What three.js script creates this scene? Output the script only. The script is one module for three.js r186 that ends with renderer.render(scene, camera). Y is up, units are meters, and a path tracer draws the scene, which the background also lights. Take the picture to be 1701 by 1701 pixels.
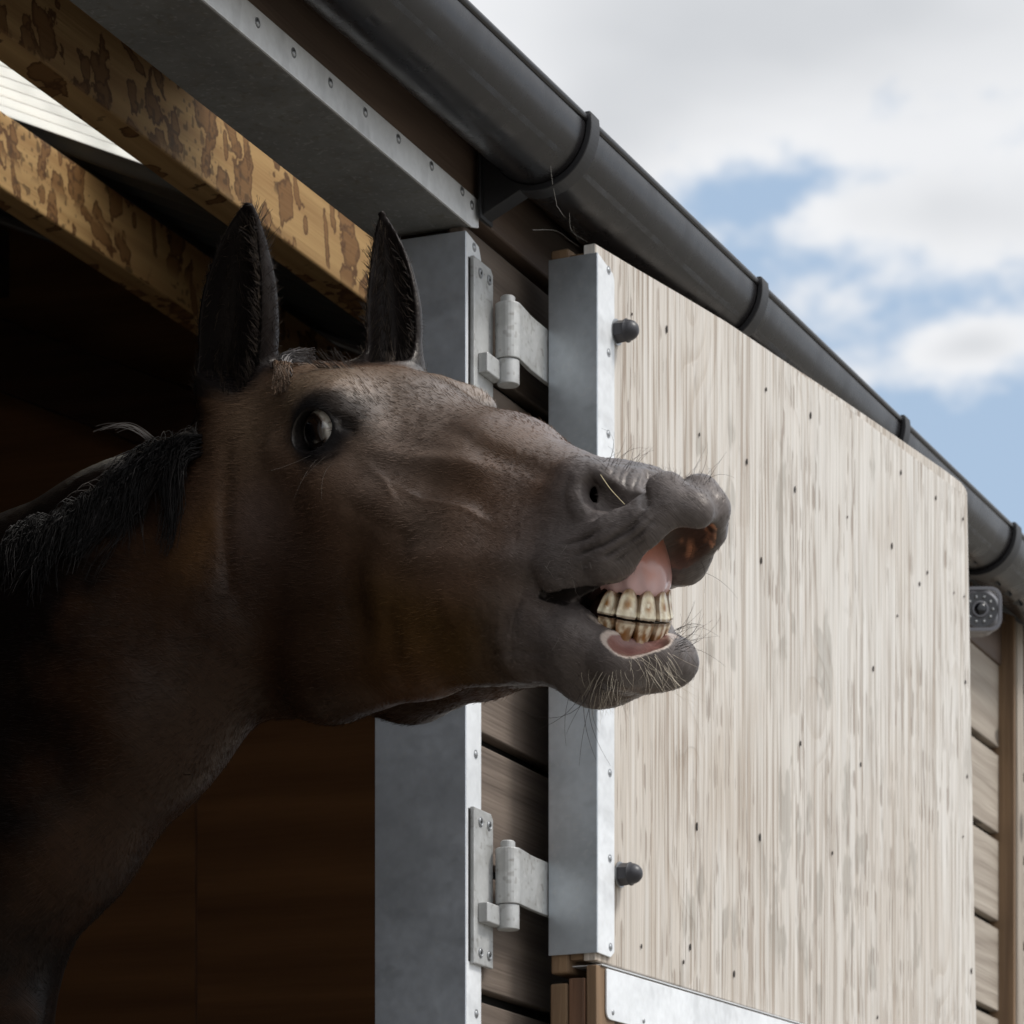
import * as THREE from 'three';
import { RoundedBoxGeometry } from 'three/addons/geometries/RoundedBoxGeometry.js';
import { mergeGeometries } from 'three/addons/utils/BufferGeometryUtils.js';

// ---------------------------------------------------------------- camera, sky, sun, exposure
const scene = new THREE.Scene();
// The world: x runs along the stable's outer wall, y is up, z points out of the wall. The camera looks along the wall from low down, with a raised lens.
const F = 5800, CX = 850.5, HY = 2420;                        // focal length, centre and horizon in pixels of the photograph
const SA = 0.3756, CA = 0.9267;
const EYE = new THREE.Vector3(0, 0.75, 1.5146), RIGHT = new THREE.Vector3(SA, 0, CA), BACK = new THREE.Vector3(-CA, 0, SA);
const camera = new THREE.PerspectiveCamera(2 * Math.atan(HY / F) * 180 / Math.PI, 1701 / (2 * HY), 0.05, 400);
camera.position.copy(EYE);
camera.lookAt(EYE.clone().sub(BACK));
camera.setViewOffset(1701, 2 * HY, 0, 0, 1701, 1701);
camera.focus = 3.25; camera.userData.fStop = 8;
camera.updateProjectionMatrix();

const renderer = new THREE.WebGLRenderer();
renderer.toneMapping = THREE.LinearToneMapping;
renderer.toneMappingExposure = 1.0;
renderer.shadowMap.enabled = true;

// ---------------------------------------------------------------- noise
let seed = 20240611;
const rnd = () => { seed = (seed * 1664525 + 1013904223) >>> 0; return seed / 4294967296; };
const rr = (a, b) => a + (b - a) * rnd();
const hash3 = (x, y, z) => { let h = Math.imul(x, 374761393) ^ Math.imul(y, 668265263) ^ Math.imul(z, 2147483647 ^ 0x5bd1e995); h = Math.imul(h ^ (h >>> 13), 1274126177); return ((h ^ (h >>> 16)) >>> 0) / 4294967296; };
const fade = (t) => t * t * (3 - 2 * t), lerp = (a, b, t) => a + (b - a) * t;
function n2(x, y, s = 0) { const i = Math.floor(x), j = Math.floor(y), u = fade(x - i), v = fade(y - j); return lerp(lerp(hash3(i, j, s), hash3(i + 1, j, s), u), lerp(hash3(i, j + 1, s), hash3(i + 1, j + 1, s), u), v); }
function n3(x, y, z) { const k = Math.floor(z), w = fade(z - k); return lerp(n2(x, y, k), n2(x, y, k + 1), w); }
function fbm(x, y, o = 4, s = 0) { let a = 0.5, t = 0, n = 0; for (let i = 0; i < o; i++) { t += a * n2(x, y, s + i * 17); n += a; a *= 0.5; x *= 2.03; y *= 2.03; } return t / n; }
function fbm3(x, y, z, o = 4) { let a = 0.5, t = 0, n = 0; for (let i = 0; i < o; i++) { t += a * n3(x, y, z + i * 31.7); n += a; a *= 0.5; x *= 2.03; y *= 2.03; z *= 2.03; } return t / n; }
const clamp = (x, a = 0, b = 1) => Math.min(b, Math.max(a, x));
const sst = (a, b, x) => { const t = clamp((x - a) / (b - a)); return t * t * (3 - 2 * t); };
const mix3 = (a, b, t) => [lerp(a[0], b[0], t), lerp(a[1], b[1], t), lerp(a[2], b[2], t)];

// ---------------------------------------------------------------- sky: broken cloud, with blue between, as a map of radiance by direction
{
  const W = 4096, H = 2048, data = new Float32Array(W * H * 4);
  // gaps in the cloud: azimuth from the camera's axis and elevation, in degrees, with widths
  const gaps = [[3.8, 19.7, 0.8, 0.32, 0.30], [8.4, 15.6, 1.1, 0.85, 0.52], [6.4, 17.7, 0.8, 0.35, 0.16], [5.0, 18.9, 1.2, 0.35, 0.08]], banks = [[4, 22.5, 6, 1.7, 0.34], [7.4, 17.5, 1.0, 0.35, 0.32], [6.6, 19.6, 2.2, 0.6, 0.18], [1.5, 20.5, 1.6, 1.2, 0.2]];
  const sunAz = -100, sunEl = 48;
  for (let j = 0; j < H; j++) for (let i = 0; i < W; i++) {
    const az = ((i + 0.5) / W - 0.5) * 2 * Math.PI, el = ((j + 0.5) / H - 0.5) * Math.PI;
    const dx = Math.cos(el) * Math.cos(az), dy = Math.sin(el), dz = Math.cos(el) * Math.sin(az);
    const camAz = Math.atan2(dx * SA + dz * CA, dx * CA - dz * SA) * 180 / Math.PI, elD = el * 180 / Math.PI;
    const q = 1 / (Math.max(dy, 0) + 0.12);
    const px = dx * q * 1.3, pz = dz * q * 1.3;
    const w = fbm(px * 1.1 + 3, pz * 1.1, 3, 5) * 1.4;
    let c = fbm(px + w, pz - w, 6, 2) * 0.9 + 0.22 * fbm(px * 6, pz * 6, 4, 9) + 0.02;
    for (const [a, e, sa, se, k] of gaps) c -= k * Math.exp(-(((camAz - a) / sa) ** 2) - ((elD - e) / se) ** 2);
    for (const [a, e, sa, se, k] of banks) c += k * Math.exp(-(((camAz - a) / sa) ** 2) - ((elD - e) / se) ** 2);
    const cover = sst(0.27, 0.62, c + 0.55 * (fbm(camAz * 0.8 + 3, elD * 1.7, 6, 60) - 0.5) + 0.16 * (fbm(camAz * 4, elD * 7, 4, 61) - 0.5)), thick = sst(0.5, 0.95, c + 0.25 * (fbm(px * 2.2 + 9, pz * 2.2, 5, 40) - 0.5));
    const h = Math.pow(1 - Math.max(dy, 0), 3);
    const blue = mix3([0.27, 0.43, 0.66], [0.48, 0.62, 0.78], h);
    let cloud = mix3([0.86, 0.87, 0.89], [0.60, 0.62, 0.65], thick);
    const d = Math.acos(clamp(dy * Math.sin(sunEl / 57.3) + Math.cos(el) * Math.cos(sunEl / 57.3) * Math.cos(az - sunAz / 57.3 * -1), -1, 1));
    const glow = 1 + 1.3 * Math.exp(-d * d / 0.7);
    cloud = cloud.map((v) => v * glow);
    const o = (j * W + i) * 4, col = mix3(blue, cloud, 0.12 + 0.88 * cover);
    for (let k = 0; k < 3; k++) data[o + k] = dy < 0 ? 0.2 : col[k];
    data[o + 3] = 1;
  }
  const t = new THREE.DataTexture(data, W, H, THREE.RGBAFormat, THREE.FloatType);
  t.mapping = THREE.EquirectangularReflectionMapping; t.magFilter = THREE.LinearFilter; t.minFilter = THREE.LinearFilter; t.needsUpdate = true;
  scene.background = t; scene.environment = t; scene.backgroundIntensity = 1; scene.environmentIntensity = 1;
}
const sun = new THREE.DirectionalLight(new THREE.Color(1, 0.96, 0.90), 2.6);
sun.position.set(1.0, 9, 6).add(new THREE.Vector3(3, 0, 0)); sun.target.position.set(3, 1, 0);
sun.castShadow = true; sun.shadow.radius = 24; sun.shadow.mapSize.set(2048, 2048);
Object.assign(sun.shadow.camera, { left: -7, right: 7, top: 7, bottom: -7, near: 0.5, far: 30 });
scene.add(sun, sun.target);

// ---------------------------------------------------------------- helpers
const rayDir = (px, py) => RIGHT.clone().multiplyScalar((px - CX) / F).addScaledVector(new THREE.Vector3(0, 1, 0), (HY - py) / F).sub(BACK);
const onZ = (px, py, z) => { const d = rayDir(px, py); return EYE.clone().addScaledVector(d, (z - EYE.z) / d.z); };     // where a sight line meets a plane of the building
const onX = (px, py, x) => { const d = rayDir(px, py); return EYE.clone().addScaledVector(d, (x - EYE.x) / d.x); };
const atD = (px, py, depth) => EYE.clone().addScaledVector(rayDir(px, py), depth);
const used = {};
function numbered(n) { used[n] = (used[n] ?? -1) + 1; return used[n] ? `${n}_${String(used[n]).padStart(3, '0')}` : n; }
function tag(o, label, category, group, kind) { Object.assign(o.userData, { label, category }); if (group) o.userData.group = group; if (kind) o.userData.kind = kind; return o; }
function thing(name, label, category, pos = [0, 0, 0], group) { const g = new THREE.Group(); g.name = numbered(name); g.position.set(...pos); scene.add(g); return tag(g, label, category, group); }
const off = new THREE.Vector3();
// geometry given in world coordinates becomes a named mesh under its thing
function part(name, geo, mat, parent, world = true) {
  const gs = Array.isArray(geo) ? mergeGeometries(geo.map((g) => (g.index ? g.toNonIndexed() : g))) : geo;
  if (world && parent !== scene) { parent.updateMatrixWorld(true); gs.applyMatrix4(parent.matrixWorld.clone().invert()); }
  const m = new THREE.Mesh(gs, mat); m.name = parent === scene ? numbered(name) : name; m.castShadow = m.receiveShadow = true; parent.add(m); return m;
}
// uv in metres: u along the grain axis
function grain(geo, axis = 'x', du = 0, dv = 0) {
  const p = geo.attributes.position, n = geo.attributes.normal, uv = new Float32Array(p.count * 2), A = { x: 0, y: 1, z: 2 }[axis], o = [0, 1, 2].filter((k) => k !== A);
  for (let i = 0; i < p.count; i++) {
    const q = [p.getX(i), p.getY(i), p.getZ(i)], m = [Math.abs(n.getX(i)), Math.abs(n.getY(i)), Math.abs(n.getZ(i))];
    let u = q[A], v;
    if (m[A] > m[o[0]] && m[A] > m[o[1]]) { u = q[o[0]]; v = q[o[1]]; } else v = m[o[0]] > m[o[1]] ? q[o[1]] : q[o[0]];
    uv[2 * i] = u + du; uv[2 * i + 1] = v + dv;
  }
  geo.setAttribute('uv', new THREE.BufferAttribute(uv, 2)); return geo;
}
function box(x0, x1, y0, y1, z0, z1, r = 0.002, axis = 'x', du = 0, dv = 0) {
  const w = x1 - x0, h = y1 - y0, d = z1 - z0;
  const g = r > 0 ? new RoundedBoxGeometry(w, h, d, 2, Math.min(r, w * 0.45, h * 0.45, d * 0.45)) : new THREE.BoxGeometry(w, h, d);
  g.translate((x0 + x1) / 2, (y0 + y1) / 2, (z0 + z1) / 2);
  return grain(g, axis, du, dv);
}
function shapeExtrude(pts, depth, bevel = 0.001) {
  const s = new THREE.Shape(pts.map(([x, y]) => new THREE.Vector2(x, y)));
  return new THREE.ExtrudeGeometry(s, { depth: depth - 2 * bevel, bevelEnabled: bevel > 0, bevelSize: bevel, bevelThickness: bevel, bevelOffset: -bevel, bevelSegments: 2 }).translate(0, 0, bevel);
}

function tex(W, H, fn, { srgb = false, repeat = [1, 1] } = {}) {

  const d = new Uint8Array(W * H * 4);
  for (let j = 0; j < H; j++) for (let i = 0; i < W; i++) {
    const c = fn(i / W, j / H), o = (j * W + i) * 4;
    for (let k = 0; k < 3; k++) { let v = clamp(c[k]); if (srgb) v = v <= 0.0031308 ? v * 12.92 : 1.055 * v ** (1 / 2.4) - 0.055; d[o + k] = v * 255; }
    d[o + 3] = 255;
  }
  const t = new THREE.DataTexture(d, W, H, THREE.RGBAFormat); t.wrapS = t.wrapT = THREE.RepeatWrapping; t.magFilter = THREE.LinearFilter; t.minFilter = THREE.LinearMipmapLinearFilter; t.generateMipmaps = true;
  if (srgb) t.colorSpace = THREE.SRGBColorSpace;
  t.repeat.set(...repeat); t.needsUpdate = true; return t;
}
// noise that closes on itself over the texture
const tiled = (fn) => (u, v) => { const a = sst(0.85, 1, u), b = sst(0.9, 1, v); const f = (x, y) => fn(x, y); return mix3(mix3(f(u, v), f(u - 1, v), a), mix3(f(u, v - 1), f(u - 1, v - 1), a), b); };

// ---------------------------------------------------------------- materials
// sawn timber: grain along u; the map spans `len` metres by `wid` metres
function timber(name, W, H, len, wid, light, dark, opt = {}) {
  const { knots = 4, s = 0, rough = 0.75, bump = 0.0012, stain = null, ring = 26 } = opt;
  const ks = []; for (let i = 0; i < knots; i++) ks.push([hash3(i, s, 3) * len, hash3(i, s, 4) * wid, 0.006 + 0.012 * hash3(i, s, 5)]);
  const field = (u, v) => {
    let x = u * len, y = v * wid, kd = 0;
    for (const [kx, ky, kr] of ks) { const dx = (x - kx) / 2.2, dy = y - ky, r = Math.hypot(dx, dy); const e = Math.exp(-r / (kr * 1.6)); y += dy * e * 1.2; kd = Math.max(kd, 1 - sst(kr * 0.6, kr, r)); }
    const w = fbm(x * 1.3, y * 9, 3, s) * 0.09;
    const r = (y + w) * ring, band = Math.abs(((r % 1) + 1) % 1 - 0.5) * 2;
    const fine = fbm(x * 9, y * 420, 3, s + 50), mid = fbm(x * 3, y * 60, 3, s + 90);
    return [clamp(0.45 * band + 0.3 * fine + 0.35 * mid - 0.05), kd, fine];
  };
  const col = tex(W, H, tiled((u, v) => {
    const [g, kd] = field(u, v); let c = mix3(light, dark, g);
    c = mix3(c, dark.map((q) => q * 0.35), kd * 0.85);
    const t = fbm(u * len * 2.2 + 7, v * wid * 5, 4, s + 130); c = c.map((q) => q * (0.75 + 0.5 * t));
    if (stain) c = stain(c, u * len, v * wid);
    return c;
  }), { srgb: true, repeat: [1 / len, 1 / wid] });
  const b = tex(W, H, tiled((u, v) => { const [g, kd, f] = field(u, v); const q = 1 - 0.5 * g - 0.5 * f - 0.3 * kd; return [q, q, q]; }), { repeat: [1 / len, 1 / wid] });
  const m = new THREE.MeshStandardMaterial({ map: col, bumpMap: b, bumpScale: bump, roughness: rough }); m.name = name; return m;
}
const M = {};
M.cladding = timber('weathered cladding timber', 1024, 512, 1.6, 0.6, [0.185, 0.145, 0.115], [0.072, 0.052, 0.040], { knots: 9, s: 11, bump: 0.0016 });
M.farCladding = timber('pale cladding timber', 1024, 512, 1.6, 0.6, [0.42, 0.37, 0.31], [0.21, 0.17, 0.135], { knots: 10, s: 23, bump: 0.0014 });
M.fascia = timber('brown stained board', 1024, 256, 2.0, 0.3, [0.135, 0.092, 0.066], [0.07, 0.045, 0.032], { knots: 3, s: 31, bump: 0.0008, rough: 0.62 });
M.edgeWood = timber('brown door timber', 512, 256, 0.8, 0.25, [0.26, 0.165, 0.09], [0.10, 0.058, 0.032], { knots: 2, s: 41, bump: 0.0012 });
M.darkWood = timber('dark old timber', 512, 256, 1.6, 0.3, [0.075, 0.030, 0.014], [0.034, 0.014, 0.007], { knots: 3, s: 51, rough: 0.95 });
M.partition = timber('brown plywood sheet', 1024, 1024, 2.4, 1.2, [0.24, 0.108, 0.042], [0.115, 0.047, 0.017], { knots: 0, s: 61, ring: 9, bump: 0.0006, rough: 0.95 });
// purlin: pale sawn face with dark patches of bark-stained figure
M.purlin = timber('figured purlin timber', 1024, 256, 1.2, 0.3, [0.64, 0.41, 0.185], [0.40, 0.22, 0.085], { knots: 3, s: 71, bump: 0.0008,
  stain: (c, x, y) => {
    let m = 0, rim = 0; const gx = x / 0.062, gy = y / 0.05;
    for (let i = Math.floor(gx) - 1; i <= Math.floor(gx) + 1; i++) for (let j = Math.floor(gy) - 1; j <= Math.floor(gy) + 1; j++) {
      if (hash3(i, j, 331) < 0.36) continue; const a = hash3(i, j, 332) * 1.6 - 0.3, dx = (gx - i - 0.2 - 0.6 * hash3(i, j, 333)) * 0.062, dy = (gy - j - 0.2 - 0.6 * hash3(i, j, 334)) * 0.05, rx = 0.006 + 0.026 * hash3(i, j, 335) ** 1.5, ry = 0.012 + 0.030 * hash3(i, j, 336);
      const e = Math.hypot((dx * Math.cos(a) + dy * Math.sin(a)) / rx, (dy * Math.cos(a) - dx * Math.sin(a)) / ry) + 2.6 * (fbm(x * 42 + i, y * 42 + j, 5, 337) - 0.5), q = 1 - sst(0.96, 1.04, e); m = Math.max(m, q); rim = Math.max(rim, q * sst(0.55, 0.95, e));
    }
    const sp = sst(0.74, 0.80, n2(x * 130, y * 130, 340)) * sst(0.5, 0.6, fbm(x * 8, y * 8, 2, 350));
    c = mix3(c, [0.235, 0.105, 0.034], m * 0.85); c = mix3(c, [0.10, 0.038, 0.013], rim * 0.8);
    return mix3(c, [0.1, 0.05, 0.02], sp * 0.7);
  } });
// galvanised sheet
function zinc(name, tone, s, metal, rough, grime = 0) {
  const map = tex(512, 512, tiled((u, v) => {
    const a = fbm(u * 7, v * 5, 5, s), b = fbm(u * 60, v * 60, 3, s + 7), d = sst(0.6, 0.75, fbm(u * 14, v * 10, 4, s + 19)), sp = sst(0.8, 0.86, n2(u * 130, v * 130, s + 3));
    const k = 0.74 + 0.36 * a + 0.16 * (b - 0.5) - 0.10 * d;
    const g = grime * (sst(0.52, 0.68, fbm(u * 22, v * 22, 4, s + 61)) * 0.45 + sst(0.80, 0.88, n2(u * 90, v * 90, s + 71)) * 0.8);
    return mix3(mix3(tone.map((q) => q * k), [0.62, 0.62, 0.6], sp * 0.18), [0.16, 0.145, 0.12], clamp(g));
  }), { srgb: true, repeat: [2.2, 2.2] });
  const rm = tex(256, 256, tiled((u, v) => { const k = rough + 0.25 * (fbm(u * 9, v * 9, 4, s + 33) - 0.5) + 0.1 * (fbm(u * 70, v * 70, 2, s + 44) - 0.5); return [k, k, k]; }), { repeat: [2.2, 2.2] });
  const m = new THREE.MeshStandardMaterial({ map, roughness: 1, roughnessMap: rm, metalness: metal, bumpMap: map, bumpScale: 0.0004 }); m.name = name; return m;
}
M.zinc = zinc('galvanised sheet', [0.60, 0.635, 0.69], 5, 0.7, 0.44);
M.zincLit = zinc('lit galvanised sheet', [0.78, 0.80, 0.82], 15, 0.15, 0.5);  // paler copy for the outward faces, their light put into the tone
M.hinge = zinc('dull galvanised iron', [0.47, 0.475, 0.47], 25, 0.4, 0.55, 0.45);
M.screw = new THREE.MeshStandardMaterial({ color: new THREE.Color(0.34, 0.35, 0.36), metalness: 0.8, roughness: 0.4 }); M.screw.name = 'screw steel';
M.dark = new THREE.MeshStandardMaterial({ color: new THREE.Color(0.012, 0.011, 0.01), roughness: 0.9 }); M.dark.name = 'dark recess';  // near-black standing in for shade in gaps and recesses
{
  const b = tex(256, 256, tiled((u, v) => { const k = 0.5 + 0.5 * (fbm(u * 6, v * 3, 4, 77) - 0.5); return [k, k, k]; }), { repeat: [3, 3] });
  const r = tex(256, 256, tiled((u, v) => { const k = 0.27 + 0.22 * (fbm(u * 10, v * 10, 4, 79) - 0.4); return [k, k, k]; }), { repeat: [3, 3] });
  M.gutter = new THREE.MeshPhysicalMaterial({ color: new THREE.Color(0.012, 0.011, 0.012), roughness: 1, specularIntensity: 0.75, roughnessMap: r, bumpMap: b, bumpScale: 0.0008 }); M.gutter.name = 'black gutter plastic';
  M.bracket = new THREE.MeshStandardMaterial({ color: new THREE.Color(0.011, 0.0105, 0.012), roughness: 0.5 }); M.bracket.name = 'black bracket plastic';
  M.cap = new THREE.MeshPhysicalMaterial({ color: new THREE.Color(0.028, 0.027, 0.032), roughness: 0.42 }); M.cap.name = 'black bolt cap plastic';
}
// weathered plywood of the door: grain up and down (v)
{
  const W = 2048, H = 1024, wid = 1.4, len = 1.0;
  const flames = []; for (let i = 0; i < 16; i++) flames.push([hash3(i, 7, 1) * wid, hash3(i, 7, 2) * len, 0.03 + 0.04 * hash3(i, 7, 3), 0.10 + 0.2 * hash3(i, 7, 4), hash3(i, 7, 5) < 0.5 ? -1 : 1]);
  const f = (u, v) => {
    const x = u * wid + 0.004 * (fbm(u * 9, v * 5, 3, 12) - 0.5), y = v * len;
    let ring = x * 24 + 3.0 * fbm(x * 3.2, y * 1.0, 4, 3) + 0.5 * fbm(x * 20, y * 6, 3, 4);
    for (const [fx, fy, fw, fl, sg] of flames) ring += 2.4 * Math.exp(-(((x - fx) / fw) ** 2)) * fade(clamp(1 - Math.abs(y - fy) / fl)) * sg;
    const saw = ((ring % 1) + 1) % 1, late = sst(0.45, 0.92, saw) * (1 - sst(0.94, 1, saw)) * sst(0.35, 0.65, fbm(x * 11, y * 3.5, 3, 14));
    const streak = fbm(x * 190, y * 4.5, 4, 8), hair = fbm(x * 520, y * 9, 2, 18), broad = fbm(x * 10, y * 2.2, 4, 28);
    const dash = sst(0.70, 0.80, n2(x * 330, y * 26, 36)) * sst(0.45, 0.62, fbm(x * 22, y * 6, 3, 37));
    return [late, streak, hair, broad, x, y, dash];
  };
  const map = tex(W, H, (u, v) => {
    const [late, streak, hair, broad, x, y, dash] = f(u, v);
    const brown = sst(0.8, 0.0, x / 1.3) * 0.4 + 0.25 * sst(0.75, 0.1, y) + 0.35 * sst(0.48, 0.72, fbm(x * 7, y * 4.5, 4, 29));
    let c = mix3([0.565, 0.54, 0.505], [0.40, 0.335, 0.27], clamp(brown * 0.8));
    c = mix3(c, [0.30, 0.235, 0.175], late * (0.12 + 0.2 * broad));
    c = mix3(c, [0.235, 0.18, 0.135], sst(0.56, 0.72, streak) * (0.36 + 0.42 * (1 - u)) * sst(0.3, 0.6, fbm(x * 14, y * 5, 3, 39)));
    c = mix3(c, [0.27, 0.215, 0.165], sst(0.60, 0.74, fbm(x * 330, y * 5, 3, 41)) * 0.58);
    c = mix3(c, [0.65, 0.64, 0.62], sst(0.54, 0.74, 1 - streak) * 0.32);
    c = mix3(c, [0.20, 0.155, 0.12], dash * 0.6);
    c = c.map((q) => q * (0.84 + 0.32 * hair));
    const mould = sst(0.62, 0.7, fbm(x * 30, y * 12, 4, 88)) * sst(0.52, 0.64, fbm(x * 6, y * 5, 2, 98));
    return mix3(c, [0.2, 0.18, 0.15], mould * 0.4);
  }, { srgb: true, repeat: [1 / wid, 1 / len] });
  const bm = tex(W, H, (u, v) => { const [late, streak, hair, , , , dash] = f(u, v); const q = 0.8 - 0.25 * late - 0.45 * sst(0.53, 0.75, streak) - 0.25 * hair - 0.3 * dash; return [q, q, q]; }, { repeat: [1 / wid, 1 / len] });
  M.ply = new THREE.MeshStandardMaterial({ map, bumpMap: bm, bumpScale: 0.0016, roughness: 0.85 }); M.ply.name = 'weathered plywood';
}

// ---------------------------------------------------------------- ground and building shell
{
  const g = new THREE.PlaneGeometry(400, 400, 8, 8).rotateX(-Math.PI / 2);
  const map = tex(512, 512, tiled((u, v) => { const a = fbm(u * 6, v * 6, 5, 401), b = n2(u * 170, v * 170, 402); return mix3([0.27, 0.255, 0.225], [0.175, 0.165, 0.146], clamp(a * 0.8 + b * 0.35 - 0.1)); }), { srgb: true, repeat: [130, 130] });
  const m = part('ground', g, new THREE.MeshStandardMaterial({ map, roughness: 0.95 }), scene); m.material.name = 'yard concrete'; tag(m, 'pale concrete yard in front of the stable', 'ground', null, 'structure');
}
const DOORX0 = 2.12;                                        // near edge of the doorway; the far one is the post
const corner = onZ(770.5, 380, 0), POSTX = corner.x, LINY = corner.y;
const WALLTOP = 2.36;
// ---------------------------------------------------------------- timber wall: shiplap boards between the post and the far end, with a vertical trim board
function boardWall(name, label, x0, x1, levels, mat, zf, extra) {
  const t = thing(name, label, 'wall', [x0, 0, 0]);
  for (let i = 0; i < levels.length - 1; i++) {
    const y1 = levels[i], y0 = levels[i + 1], gap = 0.013;
    part('plank', box(x0, x1, y0 + 0.001, y1 - gap, zf - 0.018 + rr(-0.0012, 0.0012), zf, 0.0025, 'x', rr(0, 5), rr(0, 5)), mat, t);
  }
  part('backing', box(x0, x1, levels[levels.length - 1], levels[0] - 0.02, zf - 0.045, zf - 0.021, 0), M.dark, t);   // rebated tongues in the gaps, blackened for the shade there
  if (extra) extra(t);
  return t;
}
const lv = [2.142, 1.985, 1.846, 1.707, 1.569, 1.423, 1.278, 1.135, 0.99, 0.845, 0.70, 0.555, 0.41, 0.265, 0.12];
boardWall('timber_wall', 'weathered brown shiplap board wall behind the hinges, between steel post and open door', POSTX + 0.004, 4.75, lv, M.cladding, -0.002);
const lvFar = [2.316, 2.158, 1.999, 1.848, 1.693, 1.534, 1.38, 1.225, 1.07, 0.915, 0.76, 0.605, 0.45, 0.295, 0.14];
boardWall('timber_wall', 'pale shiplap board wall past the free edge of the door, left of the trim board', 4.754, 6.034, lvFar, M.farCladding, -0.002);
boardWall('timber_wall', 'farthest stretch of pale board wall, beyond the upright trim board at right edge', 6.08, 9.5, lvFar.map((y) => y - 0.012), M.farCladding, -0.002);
{
  const t = thing('trim_board', 'upright timber trim board between two stretches of pale far wall', 'trim board', [6.036, 0, 0]);
  part('board', box(6.036, 6.078, 0.1, 2.3, -0.04, 0.030, 0.003, 'y', 3.3, 0.4), M.farCladding, t);
  part('edge_strip', box(6.024, 6.0355, 0.1, 2.3, -0.02, 0.026, 0.002, 'y', 1.3, 0.2), M.edgeWood, t);
}
{ // the stretch of wall before the doorway, beside the camera, and the shell round the stall
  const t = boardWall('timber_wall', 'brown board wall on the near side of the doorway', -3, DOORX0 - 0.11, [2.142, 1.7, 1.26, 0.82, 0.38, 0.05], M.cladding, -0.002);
  const s = thing('back_wall', 'dark timber back wall of the stall', 'wall', [-3, 0, -4.1]);
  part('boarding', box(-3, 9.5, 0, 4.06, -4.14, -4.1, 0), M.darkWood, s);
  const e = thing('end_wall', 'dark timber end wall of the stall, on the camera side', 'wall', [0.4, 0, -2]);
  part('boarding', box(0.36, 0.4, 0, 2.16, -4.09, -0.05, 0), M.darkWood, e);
  part('gable_boarding', grain(shapeExtrude([[0.05, 2.162], [4.09, 2.162], [4.09, 2.222 + 0.45 * 4.09], [0.05, 2.24]], 0.04, 0.001).rotateY(Math.PI / 2).translate(0.36, 0, 0), 'z'), M.darkWood, e);
}
const PX = 5.6;
const gable = (x, th) => shapeExtrude([[0.13, 2.284], [4.09, 2.284], [4.09, 2.222 + 0.45 * 4.09], [0.16, 2.292]], th, 0.001).rotateY(Math.PI / 2).translate(x, 0, 0);   // under the roof slope
{ // partition seen through the doorway: plywood sheets with an upright seam
  const t = thing('stall_partition', 'dark brown plywood partition inside the stall, seen below the horse\'s neck', 'partition', [PX, 0, -2]), zs = onX(325, 1450, PX).z;
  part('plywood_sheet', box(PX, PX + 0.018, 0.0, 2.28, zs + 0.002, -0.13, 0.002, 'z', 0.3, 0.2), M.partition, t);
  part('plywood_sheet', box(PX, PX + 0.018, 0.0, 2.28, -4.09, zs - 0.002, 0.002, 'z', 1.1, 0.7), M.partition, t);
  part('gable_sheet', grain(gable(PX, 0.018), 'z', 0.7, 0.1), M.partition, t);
}
// ---------------------------------------------------------------- steel post and lintel round the doorway
const dome = (x, y, z, r, h = r * 0.55, mat = M.screw) => { const g = new THREE.SphereGeometry(r, 12, 6, 0, Math.PI * 2, 0, Math.PI / 2).scale(1, h / r, 1).rotateX(Math.PI / 2); return g.translate(x, y, z); };
function screws(list, parent, r = 0.0038) { for (const [x, y, z] of list) part('screw', [dome(x, y, z, r), new THREE.CylinderGeometry(r * 1.35, r * 1.35, 0.0008, 14).rotateX(Math.PI / 2).translate(x, y, z + 0.0002)], M.screw, parent); }
{
  const t = thing('door_post', 'galvanised steel clad door post behind the horse\'s head', 'door post', [POSTX, 0, -0.05]);
  part('reveal_sheet', box(POSTX - 0.0022, POSTX, 0, LINY - 0.003, -0.108, 0.003, 0.0006, 'y', 0.3, 0.1), M.zinc, t);
  const g = shapeExtrude([[POSTX, 0], [POSTX + 0.043, 0], [POSTX + 0.043, LINY - 0.022], [POSTX + 0.036, LINY - 0.009], [POSTX, LINY - 0.003]], 0.003, 0.0006).translate(0.0002, 0, 0.0002);
  part('front_flange', grain(g, 'y', 0.7, 0.2), M.zincLit, t);
  part('timber_core', box(POSTX + 0.002, POSTX + 0.1, 0, LINY - 0.004, -0.106, -0.05, 0, 'y'), M.darkWood, t);
  const sx = (px, py) => { const p = onZ(px, py, 0.0032); return [p.x, p.y, 0.0032]; };
  screws([sx(787.5, 411), sx(790, 1253), sx(791, 1684)], t);
}
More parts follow.
